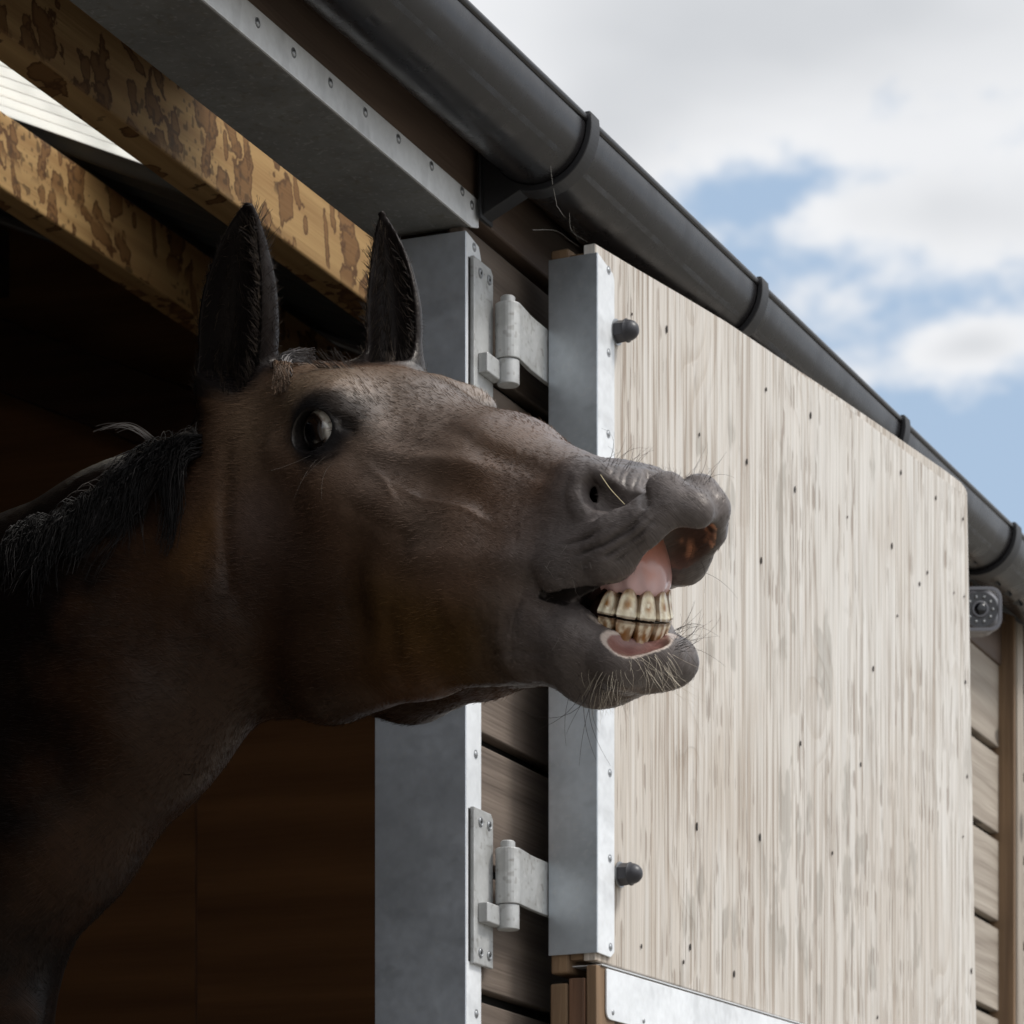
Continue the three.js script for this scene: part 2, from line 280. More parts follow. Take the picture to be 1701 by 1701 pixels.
{
  const t = thing('door_lintel', 'galvanised steel lintel over the doorway, with a row of screws', 'lintel', [3, LINY, -0.05]);
  const y0 = LINY + 0.004, x0 = DOORX0 - 0.1, x1 = POSTX + 0.028;
  part('soffit_sheet', box(x0, x1 - 0.02, y0, y0 + 0.002, -0.112, 0.003, 0.0006, 'x', 0.1, 0.6), M.zincSoffit ?? (M.zincSoffit = zinc('shaded stained galvanised sheet', [0.225, 0.225, 0.218], 65, 0.4, 0.55, 0.6)), t);  // grimy sheet, with the shade under the lintel put into its tone
  const h = 0.036;
  const g = shapeExtrude([[x0, y0], [x1 - 0.018, y0], [x1, y0 + 0.005], [x1, y0 + h], [x0, y0 + h]], 0.003, 0.0006).translate(0, 0, 0.0035);
  part('front_flange', grain(g, 'x', 0.2, 0.3), M.zincLit, t);
  part('timber_core', box(x0, x1, y0 + 0.003, y0 + 0.095, -0.11, -0.028, 0, 'x'), M.darkWood, t);
  screws([[428, 38], [488, 88], [549, 138], [607, 187], [662, 231], [717, 276], [768, 318], [784, 341]].map(([a, b]) => { const p = onZ(a, b, 0.0068); return [Math.min(p.x, x1 - 0.004), p.y, 0.0066]; }), t);
  const n = thing('door_post', 'galvanised door post on the near side of the doorway', 'door post', [DOORX0, 0, -0.05]);
  part('reveal_sheet', box(DOORX0, DOORX0 + 0.0022, 0, LINY - 0.003, -0.108, 0.003, 0.0006, 'y', 0.3, 0.1), M.zinc, n);
  part('timber_core', box(DOORX0 - 0.1, DOORX0 - 0.001, 0, LINY - 0.004, -0.106, -0.001, 0, 'y'), M.cladding, n);
}
{ // fascia: one long brown board above lintel and top groove
  const t = thing('fascia_board', 'long brown stained fascia board under the gutter', 'fascia board', [3, 2.18, 0]);
  part('board', box(-3, 9.5, 2.144, 2.219, -0.022, 0.0032, 0.003, 'x', 0.35, 0.02), M.fascia, t);
  part('upper_board', box(-3, 9.5, 2.2195, 2.30, -0.022, 0.010, 0.003, 'x', 0.9, 0.3), M.fascia, t);
}
// ---------------------------------------------------------------- hinges
const hingeGroups = [];
function makeHinge(label, pxTop, first) {
  const o = onZ(781, pxTop, 0.0042), k = 1 / 1487, X = (px, z) => onZ(px, pxTop + 100, z).x - o.x, t = new THREE.Group(); t.name = 'hinge'; t.userData.label = label; t.position.set(o.x, o.y, 0); scene.add(t); hingeGroups.push(t);
  const add = (n, g, m = M.hinge, p = t) => part(n, g, m, p, false);
  const w = X(818, 0.008), ph = 260 * k;
  const plate = shapeExtrude([[0, 0.0], [w - 0.006, 0], [w, -0.006], [w, -ph], [0, -ph]], 0.0055, 0.0012).translate(0, 0, 0.0036);
  add('plate', grain(plate, 'y', 0.2, 0.5)); const pl = t;
  for (const [x, y] of [[0.018, -0.0145], [w - 0.013, -0.0145], [0.018, -ph + 0.0135], [w - 0.013, -ph + 0.0135]]) {
    add('screw', [new THREE.CylinderGeometry(0.0058, 0.0058, 0.0014, 20).rotateX(Math.PI / 2), new THREE.TorusGeometry(0.0042, 0.0009, 6, 18).translate(0, 0, 0.0008)].map((g) => g.translate(x, y, 0.0093)), M.screw, pl);
    add('screw_recess', new THREE.CylinderGeometry(0.0018, 0.0018, 0.0008, 6).rotateX(Math.PI / 2).translate(x, y, 0.0103), M.dark, pl);
  }
  const zb = 0.026, xb = X(843, zb) + 0.002, rb = 0.0145, yT = -58 * k, yB = -152 * k, yP = -195 * k;
  // barrel and strap rolled from one flat bar
  const prof = [], N = 26; const zs = zb + rb - 0.0055;
  const outer = [], inner = [];
  for (let i = 0; i <= N; i++) { const a = Math.PI / 2 + (i / N) * Math.PI * 1.94; outer.push([xb + Math.cos(a) * rb, zb + Math.sin(a) * rb]); inner.push([xb + Math.cos(a) * (rb - 0.005), zb + Math.sin(a) * (rb - 0.005)]); }
  const xe = X(960, 0.05);
  const strapOut = [[xe, 0.0365], [xb + 0.062, 0.0365], [xb + 0.044, zb + rb - 0.0035]], strapIn = [[xb + 0.042, zb + rb - 0.0095], [xb + 0.06, 0.0305], [xe, 0.0305]];
  const s = new THREE.Shape([...strapOut.map(([a, b]) => new THREE.Vector2(a, b)), ...outer.map(([a, b]) => new THREE.Vector2(a, b)), ...inner.reverse().map(([a, b]) => new THREE.Vector2(a, b)), ...strapIn.map(([a, b]) => new THREE.Vector2(a, b))]);
  const st = new THREE.ExtrudeGeometry(s, { depth: yT - yB - 0.002, bevelEnabled: true, bevelSize: 0.0008, bevelThickness: 0.001, bevelOffset: -0.0008, bevelSegments: 2 }).rotateX(Math.PI / 2).translate(0, yT - 0.001, 0);
  // slope of the strap's edges where it narrows towards the door
  const p = st.attributes.position; for (let i = 0; i < p.count; i++) { const x = p.getX(i), q = sst(xb + 0.006, xb + 0.05, x) * 0.001; if (p.getY(i) > (yT + yB) / 2) p.setY(i, p.getY(i) - q); else p.setY(i, p.getY(i) + q * 0.5); }
  st.computeVertexNormals(); add('strap', grain(st, 'y', 0.1, 0.1));
  add('pin', grain(new THREE.LatheGeometry([[0, yT + 0.009], [0.0065, yT + 0.009], [0.0085, yT + 0.0072], [0.0088, yP + 0.01]].map(([a, b]) => new THREE.Vector2(a, b)).reverse(), 24).translate(xb - 0.001, 0, zb), 'y'));
  add('gudgeon', grain(new THREE.LatheGeometry([[0, yP], [0.0115, yP], [0.0128, yP + 0.0015], [0.0128, yB - 0.0015], [0.0115, yB], [0, yB]].map(([a, b]) => new THREE.Vector2(a, b)), 28).translate(xb, 0, zb), 'y'));
  add('bracket_arm', box(X(809, 0.02), xb - 0.004, yP + 0.003, yB - 0.003, 0.0088, zb - 0.005, 0.002, 'y'));
  add('gap_shade_sheet', box(-0.0035, w - 0.008, -ph + 0.002, -0.002, 0.0032, 0.0037, 0), M.dark);  // black sheet drawing the shaded gap beside the hinge plate
  return t;
}
makeHinge('upper galvanised hinge of the top door, beside the horse\'s far ear', 425);
makeHinge('lower galvanised hinge of the top door, below the horse\'s jaw', 1340);

// ---------------------------------------------------------------- the doors, folded back against the wall
const hingePt = onZ(990.5, 1000, 0.098);
const DA = 4.5 * Math.PI / 180;
const dAxis = new THREE.Vector3(Math.cos(DA), 0, Math.sin(DA)), dNorm = new THREE.Vector3(-Math.sin(DA), 0, Math.cos(DA));
function onDoor(px, py, out = 0) {                            // sight line meets the door's face: (along, height, out)
  const d = rayDir(px, py), base = hingePt.clone().setY(0).addScaledVector(dNorm, out), t = base.clone().sub(EYE).dot(dNorm) / d.dot(dNorm), p = EYE.clone().addScaledVector(d, t);
  return [p.clone().sub(base).dot(dAxis), p.y, out];
}
function doorThing(name, label, cat) { const t = thing(name, label, cat, [hingePt.x, 0, hingePt.z]); t.rotation.y = -DA; t.updateMatrixWorld(true); return t; }
{
  const t = doorThing('top_door', 'weathered pale plywood top door of the stable, folded open against the wall', 'stable door');
  for (const h of hingeGroups) t.attach(h);
  const add = (n, g, m, p = t) => part(n, g, m, p, false);
  const topPts = [[992, 405], [1060, 446], [1130, 487], [1210, 535], [1300, 596], [1380, 649], [1455, 700], [1530, 752], [1569, 779], [1598, 801], [1606, 812]].map(([a, b]) => onDoor(a, b));
  const botR = onDoor(1625, 1700), w = botR[0], yb = onDoor(1006, 1599)[1];
  const ybR = yb - 0.004;
  const outline = [[0.0005, yb], [w, ybR], [onDoor(1608.5, 818)[0], onDoor(1608.5, 818)[1]], ...topPts.slice().reverse().map(([x, y]) => [x, y]), [0.0005, topPts[0][1]]];
  // the sheet's top edge is worn: small chips
  const g = shapeExtrude(outline, 0.015, 0.0012).translate(0, 0, -0.0165);
  add('plywood_panel', grain(g, 'z').clone() && (() => { const p = g.attributes.position, uv = g.attributes.uv; for (let i = 0; i < p.count; i++) uv.setXY(i, p.getX(i) + (Math.abs(g.attributes.normal.getX(i)) > 0.7 ? p.getZ(i) : 0), p.getY(i) - 1.17 + (Math.abs(g.attributes.normal.getY(i)) > 0.7 ? p.getZ(i) : 0)); return g; })(), M.ply);
  const yt = onDoor(990, 420)[1], yc = onDoor(992, 1583)[1];
  // galvanised channel round the hinge edge
  add('edge_reveal', box(-0.0022, -0.0002, yc, yt, -0.060, 0.002, 0.0005, 'y', 0.9, 0.3), M.zincEdge ?? (M.zincEdge = zinc('clean galvanised sheet', [0.50, 0.54, 0.58], 85, 0.7, 0.42)));
  const fw = onDoor(1018, 1000)[0], fl = shapeExtrude([[0, yc], [fw - 0.01, yc - 0.001], [fw, yc + 0.006], [fw, yt - 0.019], [fw - 0.004, yt - 0.012], [0, yt]], 0.0022, 0.0005).translate(-0.0004, 0, 0.0002);
  add('edge_flange', grain(fl, 'y', 0.1, 0.15), M.zincLit);
  for (const [a, b] of [[1011, 449], [1011, 586], [1010.5, 721], [1011, 858], [1011, 995], [1012, 1140], [1013, 1284], [1013, 1426], [1014, 1573]]) { const q = onDoor(a, b, 0.0024); add('screw', [dome(q[0], q[1], 0.0023, 0.0034), new THREE.CylinderGeometry(0.0048, 0.0048, 0.0006, 14).rotateX(Math.PI / 2).translate(q[0], q[1], 0.0026)], M.screw); }
  // frame timber behind the plywood, with a gap between
  add('hinge_stile', box(0.001, 0.085, yb - 0.013, yt + 0.012, -0.059, -0.036, 0.003, 'y', 0.3, 0.05), M.edgeWood);
  add('packing_batten', box(0.004, 0.08, yb + 0.002, yt + 0.004, -0.0355, -0.0175, 0.001, 'y', 0.8, 0.1), M.edgeWood);
  add('bottom_rail', box(0.09, w - 0.06, yb + 0.004, yb + 0.09, -0.056, -0.0175, 0.003, 'x', 0.8, 0.1), M.edgeWood);
  add('top_rail', box(0.09, w - 0.06, yt - 0.12, yt - 0.04, -0.056, -0.0175, 0.003, 'x', 0.2, 0.1), M.edgeWood);
  add('closing_stile', box(w - 0.058, w - 0.004, yb + 0.004, topPts[10][1] - 0.02, -0.056, -0.0175, 0.003, 'y', 0.2, 0.3), M.edgeWood);
  for (const [a, b] of [[1024, 552], [1030, 1453]]) {       // domed caps over the hinge bolts
    const q = onDoor(a, b, 0.002), c = new THREE.Group(); c.name = 'bolt_cap'; c.position.set(q[0], q[1], 0.0024); t.add(c);
    const rev = (pts, n = 28) => new THREE.LatheGeometry(pts.map(([r, h]) => new THREE.Vector2(r, h)), n).rotateX(Math.PI / 2);
    add('skirt', new THREE.CylinderGeometry(0.0126, 0.0136, 0.013, 6, 1).toNonIndexed().rotateX(Math.PI / 2).translate(0, 0, 0.0065), M.cap, c).geometry.computeVertexNormals();
    add('dome', rev([[0.0136, 0.0125], [0.0137, 0.0138], [0.0122, 0.0143], [0.0118, 0.018], [0.0098, 0.0225], [0.0065, 0.0258], [0.003, 0.0272], [0, 0.0275]]), M.cap, c);
    add('washer', new THREE.CylinderGeometry(0.0152, 0.0152, 0.0015, 24).rotateX(Math.PI / 2), M.screw, c);
  }
  // rusted nail heads and splits
  for (const [a, b] of [[1108, 547], [1050, 522], [1162, 722], [1241, 767], [1347, 690], [1273, 647], [1321, 813], [1408, 859], [1482, 907], [1497, 785], [1555, 827], [1600, 862], [1541, 951], [1528, 970], [1585, 985], [1602, 991], [1265, 931], [1491, 1023], [1451, 1111], [1604, 1133], [1158, 1373], [1263, 1391], [1383, 1417], [1066, 1572], [1147, 1573], [1136, 1598], [1220, 1618], [1458, 1690], [1614, 1613], [1607, 1290], [1600, 1390], [1430, 1270], [1330, 1235]]) {
    const q = onDoor(a, b), s = 0.45 + 0.5 * rnd();
    add('nail', new THREE.CylinderGeometry(0.0022 * s, 0.0022 * s, 0.0008, 10).rotateX(Math.PI / 2).scale(1, 1.3 + 1.5 * rnd(), 1).translate(q[0], q[1], 0.0), M.nail ?? (M.nail = new THREE.MeshStandardMaterial({ color: new THREE.Color(0.03, 0.024, 0.02), roughness: 0.8 })));
  }
}
{
  const t = doorThing('bottom_door', 'brown timber bottom door with a galvanised top plate, folded open below the top door', 'stable door');
  const add = (n, g, m, p = t) => part(n, g, m, p, false);
  const y1 = onDoor(1006, 1609)[1], w = 1.31, pa = onDoor(1005, 1609), pb = onDoor(1011, 1694);
  const h = y1 - pb[1];
  add('front_boarding', box(0.002, w, 0.1, y1 + 0.002, -0.014, -0.0005, 0.002, 'y', 0.4, 0.8), M.edgeWood);
  add('core_stile', box(0.001, 0.08, 0.1, y1 - 0.012, -0.036, -0.0155, 0.002, 'y', 1.4, 0.2), M.darkStile ?? (M.darkStile = timber('dark stained stile', 256, 256, 0.8, 0.25, [0.17, 0.085, 0.045], [0.06, 0.03, 0.016], { knots: 1, s: 43 })));
  add('back_stile', box(0.001, 0.08, 0.1, y1 - 0.017, -0.060, -0.0372, 0.003, 'y', 0.6, 0.12), M.edgeWood);
  add('back_boarding', box(0.082, w, 0.1, y1 - 0.014, -0.058, -0.016, 0.002, 'y', 0.9, 0.2), M.edgeWood);
  const r = 0.012, s = new THREE.Shape(); s.moveTo(w, y1); s.lineTo(pa[0] + 0.003, y1); s.quadraticCurveTo(pa[0], y1, pa[0], y1 - 0.003); s.lineTo(pa[0], y1 - h + r); s.quadraticCurveTo(pa[0], y1 - h, pa[0] + r, y1 - h); s.lineTo(w, y1 - h);
  const pl = new THREE.ExtrudeGeometry(s, { depth: 0.0014, bevelEnabled: true, bevelSize: 0.0005, bevelThickness: 0.0004, bevelOffset: -0.0005, bevelSegments: 2, curveSegments: 8 }).translate(0, 0, 0.0006);
  add('chew_plate', grain(pl, 'x', 0.4, 0.2), M.zincLit);
  add('top_cover', box(0.012, w, y1 + 0.0022, y1 + 0.0036, -0.05, 0.002, 0.0004, 'x'), M.zincLit);
  for (const [a, b] of [[1015, 1682], [1066, 1696], [1200, 1740]]) { const q = onDoor(a, b); add('screw', [dome(q[0], q[1], 0.0022, 0.0034)], M.screw); }
}
// ---------------------------------------------------------------- gutter on its brackets
{
  const fall = (x) => 2.222 + 0.0142 * (x - 3.27);                // height of the outer lip along the wall
  const R = 0.058, zc = 0.080, t = thing('rain_gutter', 'black half-round plastic gutter running along the eaves', 'gutter', [3, 2.2, zc]);
  const prof = [], N = 30; // outer skin then inner skin
  for (let i = 0; i <= N; i++) { const a = (i / N) * Math.PI; prof.push([Math.cos(a) * R, -Math.sin(a) * R * 1.02]); }
  prof.unshift([R, 0.006], [R - 0.002, 0.0075]); const inn = [];
  for (let i = N; i >= 0; i--) { const a = (i / N) * Math.PI; inn.push([Math.cos(a) * (R - 0.0025), -Math.sin(a) * (R * 1.02 - 0.0025)]); }
  prof.push([-R, 0.012], [-R + 0.0025, 0.012], ...inn, [R - 0.004, 0.0065]);
  const sh = new THREE.Shape(prof.map(([z, y]) => new THREE.Vector2(-z, y)));
  const x0 = -3, x1 = 9.4;
  const g = new THREE.ExtrudeGeometry(sh, { depth: x1 - x0, steps: 24, bevelEnabled: false }).rotateY(Math.PI / 2).translate(x0, 0, zc);
  const p = g.attributes.position; for (let i = 0; i < p.count; i++) p.setY(i, p.getY(i) + fall(p.getX(i)));
  // smooth round the profile
  const n = g.attributes.normal; for (let i = 0; i < p.count; i++) { if (Math.abs(n.getX(i)) > 0.9) continue; const y = p.getY(i) - fall(p.getX(i)), z = p.getZ(i) - zc, r = Math.hypot(y, z); if (y <= 0.0005 && r > R - 0.001) n.setXYZ(i, 0, y / r, z / r); }
  part('channel', grain(g, 'x'), M.gutter, t);
  const lip = new THREE.CylinderGeometry(0.0045, 0.0045, x1 - x0, 12, 24).rotateZ(-Math.PI / 2).translate((x0 + x1) / 2, 0, zc + R - 0.001);
  const lp = lip.attributes.position; for (let i = 0; i < lp.count; i++) lp.setY(i, lp.getY(i) + fall(lp.getX(i)) + 0.006);
  part('rolled_lip', lip, M.gutter, t);
  const where = ['black gutter bracket nearest the camera, above the galvanised post', 'black gutter bracket above the middle of the pale top door', 'small black gutter bracket above the far corner of the top door', 'farthest black gutter bracket, beside the camera housing at the right edge'];
  [[985, 195], [1268, 463], [1505, 698], [1690, 882]].forEach(([a, b], i) => {
    const x = onZ(a, b, zc + R + 0.004).x, y = fall(x), bt = thing('gutter_bracket', where[i], 'gutter bracket', [x, y, zc], 'brackets holding the gutter');
    const o = [], q = [];
    for (let k = 0; k <= 26; k++) { const an = -0.16 + (k / 26) * (Math.PI * 0.60 + 0.16); o.push([Math.cos(an) * (R + 0.0075), -Math.sin(an) * (R * 1.02 + 0.0085)]); }
    const w0 = -zc + 0.0105;
    o.push([w0 + 0.004, -0.086], [w0, -0.090], [w0, 0.014], [-R - 0.002, 0.014]);
    for (let k = 26; k >= 0; k--) { const an = -0.16 + (k / 26) * (Math.PI + 0.16); q.push([Math.cos(an) * (R + 0.0006), -Math.sin(an) * (R * 1.02 + 0.0006)]); }
    const s = new THREE.Shape([...o, ...q].map(([z, yy]) => new THREE.Vector2(-z, yy)));
    const ww = i === 3 ? 0.034 : 0.024;
    part('stirrup', new THREE.ExtrudeGeometry(s, { depth: ww, bevelEnabled: true, bevelSize: 0.0008, bevelThickness: 0.0008, bevelSegments: 1, bevelOffset: -0.0008 }).rotateY(Math.PI / 2).translate(-ww / 2, 0, 0), M.bracket, bt, false);
    part('lip_clip', new RoundedBoxGeometry(ww * 0.9, 0.010, 0.008, 2, 0.002).translate(0, 0.009, R + 0.001), M.bracket, bt, false);
    part('back_plate', new RoundedBoxGeometry(0.036, 0.10, 0.004, 2, 0.0015).translate(0, -0.040, -zc + 0.0128), M.bracket, bt, false);
  });
}
{ // cobweb threads slung between bracket, fascia and door
  const t = thing('cobweb', 'thin cobweb threads slung under the gutter, beside its nearest bracket', 'cobweb', [3.7, 2.2, 0.08]), m = new THREE.MeshStandardMaterial({ color: new THREE.Color(0.5, 0.48, 0.45), roughness: 0.6, transparent: false }); m.name = 'dusty silk';
  for (const [z0, z1, ...pts] of [[0.13, 0.09, [918, 197], [914, 240], [916, 290], [925, 342]], [0.09, 0.05, [925, 342], [938, 360], [958, 374]], [0.10, 0.05, [986, 310], [957, 340], [952, 372], [960, 400]], [0.05, 0.04, [885, 382], [925, 384], [950, 402], [962, 410]], [0.11, 0.08, [890, 244], [914, 266], [918, 300]], [0.09, 0.06, [930, 322], [945, 350], [948, 380], [975, 402]]]) {
    const c = new THREE.CatmullRomCurve3(pts.map(([a, b], i) => onZ(a, b, lerp(z0, z1, i / (pts.length - 1))))); part('thread', new THREE.TubeGeometry(c, 14, 0.00022, 4), m, t);
  }
}
// ---------------------------------------------------------------- roof: sheets, rooflight, purlins
{
  const rise = 0.45, yR = (z) => 2.232 - rise * z;                 // underside of the roof
  function corrugated(x0, x1, z0, z1, thick, mat, name, parent) {
    const nx = Math.round((x1 - x0) / 0.0095), nz = Math.max(2, Math.round((z0 - z1) / 0.5)), pos = [], uv = [], idx = [];
    const put = (lift) => { const b = pos.length / 3; for (let j = 0; j <= nz; j++) for (let i = 0; i <= nx; i++) { const x = lerp(x0, x1, i / nx), z = lerp(z0, z1, j / nz); pos.push(x, yR(z) + 0.0105 + 0.0095 * Math.cos(x * 2 * Math.PI / 0.076) + lift, z); uv.push(x, z); } return b; };
    const a = put(0); for (let j = 0; j < nz; j++) for (let i = 0; i < nx; i++) { const k = a + j * (nx + 1) + i; idx.push(k, k + 1, k + nx + 1, k + 1, k + nx + 2, k + nx + 1); }
    if (thick) { const b = put(thick); for (let j = 0; j < nz; j++) for (let i = 0; i < nx; i++) { const k = b + j * (nx + 1) + i; idx.push(k, k + nx + 1, k + 1, k + 1, k + nx + 1, k + nx + 2); } }
    const g = new THREE.BufferGeometry(); g.setAttribute('position', new THREE.Float32BufferAttribute(pos, 3)); g.setAttribute('uv', new THREE.Float32BufferAttribute(uv, 2)); g.setIndex(idx); g.computeVertexNormals();
    return part(name, g, mat, parent);
  }
  const opaque = new THREE.MeshStandardMaterial({ color: new THREE.Color(0.07, 0.075, 0.08), roughness: 0.7 }); opaque.name = 'grey roofing sheet';
  const clear = new THREE.MeshPhysicalMaterial({ map: tex(256, 256, tiled((u, v) => { const k = 0.60 + 0.2 * fbm(u * 3, v * 14, 4, 500) - 0.12 * sst(0.55, 0.7, fbm(u * 5, v * 5, 4, 510)); return [k, k * 0.985, k * 0.9]; }), { srgb: true, repeat: [1, 1] }), roughness: 0.95, transmission: 0.9, thickness: 0 }); clear.name = 'milky rooflight sheet';
  const t = thing('stable_roof', 'sloping corrugated roof over the stall with a milky rooflight', 'roof', [3, 2.3, 0]);
  corrugated(-3, 3.876, 0.09, -4.15, 0.004, opaque, 'roof_sheet', t);
  corrugated(4.636, 9.5, 0.09, -4.15, 0.004, opaque, 'roof_sheet', t);
  corrugated(3.8, 4.712, -1.20, -4.15, 0.004, opaque, 'roof_sheet', t);
  corrugated(3.84, 4.68, 0.088, -1.29, 0, clear, 'rooflight_sheet', t).position.y += 0.013;
  const P = (name, z, yt, h, d, label, mat, du) => { const o = thing('roof_purlin', label, 'purlin', [3, yt, z], 'roof purlins inside the stall'); part('beam', box(-2.9, PX - 0.001, yt - h, yt, z - d, z, 0.004, 'x', du, 0.05), mat, o); return o; };
  P('p', -0.466, 2.430, 0.098, 0.046, 'upper purlin with dark patches on pale sawn wood, just inside the lintel', M.purlin, 0.2);
  P('p', -1.07, 2.700, 0.112, 0.046, 'purlin below the milky rooflight, lit at the left edge of the picture', M.purlin, 0.75);
  P('p', -1.75, 3.0, 0.12, 0.05, 'dark purlin deep inside the stall behind the horse', M.darkWood, 0.3);
  const w = thing('wall_plate', 'dark timber wall plate hidden behind the lintel', 'beam', [3, 2.2, -0.06]);
  part('beam', box(-2.9, 9.4, 2.222, 2.245, -0.11, -0.024, 0.003, 'x'), M.darkWood, w);
  const tr = thing('roof_strut', 'dark slanting timber strut under the roof behind the horse\'s ears', 'beam', [4.6, 2.3, -1.2]);
  const g = new RoundedBoxGeometry(0.045, 0.12, 2.6, 2, 0.004).rotateX(Math.atan(rise))   .translate(PX - 0.05, 2.232 + rise * 1.4 - 0.19, -1.55); part('beam', grain(g, 'z'), M.darkWood, tr);
}
// ---------------------------------------------------------------- security camera on the far wall
{
  const c = onZ(1628, 1012, 0.105), t = thing('security_camera', 'grey security camera under the gutter beyond the free edge of the door', 'security camera', [c.x, c.y, c.z]);
  t.rotation.y = Math.atan2(EYE.x - c.x, EYE.z - c.z) + 0.12;
  const grey = new THREE.MeshPhysicalMaterial({ color: new THREE.Color(0.11, 0.11, 0.125), roughness: 0.4, clearcoat: 0.3 }), face = new THREE.MeshPhysicalMaterial({ color: new THREE.Color(0.03, 0.03, 0.034), roughness: 0.25 });
  grey.name = 'grey camera housing'; face.name = 'dark camera front';
  const add = (n, g, m) => part(n, g, m, t, false);
  add('housing', new RoundedBoxGeometry(0.068, 0.070, 0.07, 6, 0.026).translate(0, 0.002, -0.038), grey);
  const rim = new THREE.Shape(); const rr2 = (s, w, h, r) => { s.moveTo(-w + r, -h); s.lineTo(w - r, -h); s.quadraticCurveTo(w, -h, w, -h + r); s.lineTo(w, h - r); s.quadraticCurveTo(w, h, w - r, h); s.lineTo(-w + r, h); s.quadraticCurveTo(-w, h, -w, h - r); s.lineTo(-w, -h + r); s.quadraticCurveTo(-w, -h, -w + r, -h); return s; };
  rr2(rim, 0.034, 0.035, 0.021); rim.holes.push(rr2(new THREE.Path(), 0.030, 0.031, 0.018));
  add('rim', new THREE.ExtrudeGeometry(rim, { depth: 0.008, bevelEnabled: true, bevelSize: 0.0008, bevelThickness: 0.0008, bevelSegments: 2, curveSegments: 8 }).translate(0, 0, -0.006), grey);
  add('front_plate', new THREE.CylinderGeometry(0.029, 0.029, 0.003, 32).rotateX(Math.PI / 2).translate(0, 0, -0.003), face);
  add('lens_ring', new THREE.TorusGeometry(0.0115, 0.0022, 10, 28), grey);
  add('lens', new THREE.SphereGeometry(0.011, 20, 10, 0, Math.PI * 2, 0, Math.PI / 2).scale(1, 0.5, 1).rotateX(Math.PI / 2).translate(0, 0, -0.001), new THREE.MeshPhysicalMaterial({ color: new THREE.Color(0.004, 0.004, 0.006), roughness: 0.05 }));
  for (let k = 0; k < 10; k++) add('infrared_light', new THREE.SphereGeometry(0.0028, 10, 8).translate(Math.cos(k * 0.628) * 0.0205, Math.sin(k * 0.628) * 0.0205, -0.001), M.screw);
  add('mount', new THREE.CylinderGeometry(0.012, 0.02, 0.09, 16).rotateX(Math.PI / 2).rotateY(1.2).translate(-0.045, 0.0, -0.1), grey);
}
// ---------------------------------------------------------------- the horse
// Head axes: l from poll to nose, u towards the forehead, s towards the near side of the face; the origin lies midway between the eyes. A field of smooth-joined
// tapered capsules and ellipsoids in these axes is meshed in two grids (fine for the head, coarser for neck and body) that become one body.
const HL = [0.62127217, -0.37139068, 0.68999265], HU = [0.14266463, 0.91944082, 0.36643606], HS = [-0.77049834, -0.12921898, 0.62420731];
const dot = (a, b) => a[0] * b[0] + a[1] * b[1] + a[2] * b[2];
const camPt = (px, py, d) => [(px - 850) / F * d, (HY - py) / F * d, -d];
const HO = camPt(525, 712, 3.2).map((v, k) => v - HS[k] * 0.092);
const loc = (px, py, d) => { const p = camPt(px, py, d).map((v, k) => v - HO[k]); return [dot(p, HL), dot(p, HU), dot(p, HS)]; };
function hp(px, py, s) {                                     // the point at side offset s that shows at a place of the photograph
  const a = (px - 850) / F, b = (HY - py) / F, B = HO.map((v, k) => v + HS[k] * s);
  const m = [HL[0] + a * HL[2], HU[0] + a * HU[2], HL[1] + b * HL[2], HU[1] + b * HU[2]], r0 = -(B[0] + a * B[2]), r1 = -(B[1] + b * B[2]), D = m[0] * m[3] - m[1] * m[2];
  return [(r0 * m[3] - m[1] * r1) / D, (m[0] * r1 - r0 * m[2]) / D, s];
}
const toWorld = (l, u, s) => { const c = [0, 1, 2].map((k) => HO[k] + HL[k] * l + HU[k] * u + HS[k] * s); return [EYE.x + RIGHT.x * c[0] + BACK.x * c[2], EYE.y + c[1], EYE.z + RIGHT.z * c[0] + BACK.z * c[2]]; };
const fromWorld = (x, y, z) => { const d = [x - EYE.x, y - EYE.y, z - EYE.z], c = [RIGHT.x * d[0] + RIGHT.z * d[2], d[1], BACK.x * d[0] + BACK.z * d[2]].map((v, k) => v - HO[k]); return [dot(c, HL), dot(c, HU), dot(c, HS)]; };

const prims = [];
// tapered capsule
function cone(a, ra, b, rb, k = 0.02, op = 1, mat = 0) { prims.push({ t: 0, a, b, ra, rb, k, op, mat, c: [0, 1, 2].map((i) => (a[i] + b[i]) / 2), R: Math.hypot(a[0] - b[0], a[1] - b[1], a[2] - b[2]) / 2 + Math.max(ra, rb) }); }
// ellipsoid, turned by `ang` in the l-u plane and by `yaw` towards s
function ell(c, r, k = 0.02, op = 1, ang = 0, yaw = 0, mat = 0) { const ca = Math.cos(ang), sa = Math.sin(ang), cy = Math.cos(yaw), sy = Math.sin(yaw); prims.push({ t: 1, c, r, k, op, mat, ax: [[ca * cy, sa * cy, sy], [-sa, ca, 0], [-ca * sy, -sa * sy, cy]], R: Math.max(...r) }); }
const both = (f) => { f(1); f(-1); };
const sd = (p, q) => [p[0], p[1], p[2] * q];
function chain(list, k, op = 1, mirror = true, mat = 0) {
  const pts = list.map(([x, y, s, r]) => [hp(x, y, s), r]);
  for (let i = 0; i < pts.length - 1; i++) for (const q of mirror ? [1, -1] : [1]) cone(sd(pts[i][0], q), pts[i][1], sd(pts[i + 1][0], q), pts[i + 1][1], k, op, mat);
}
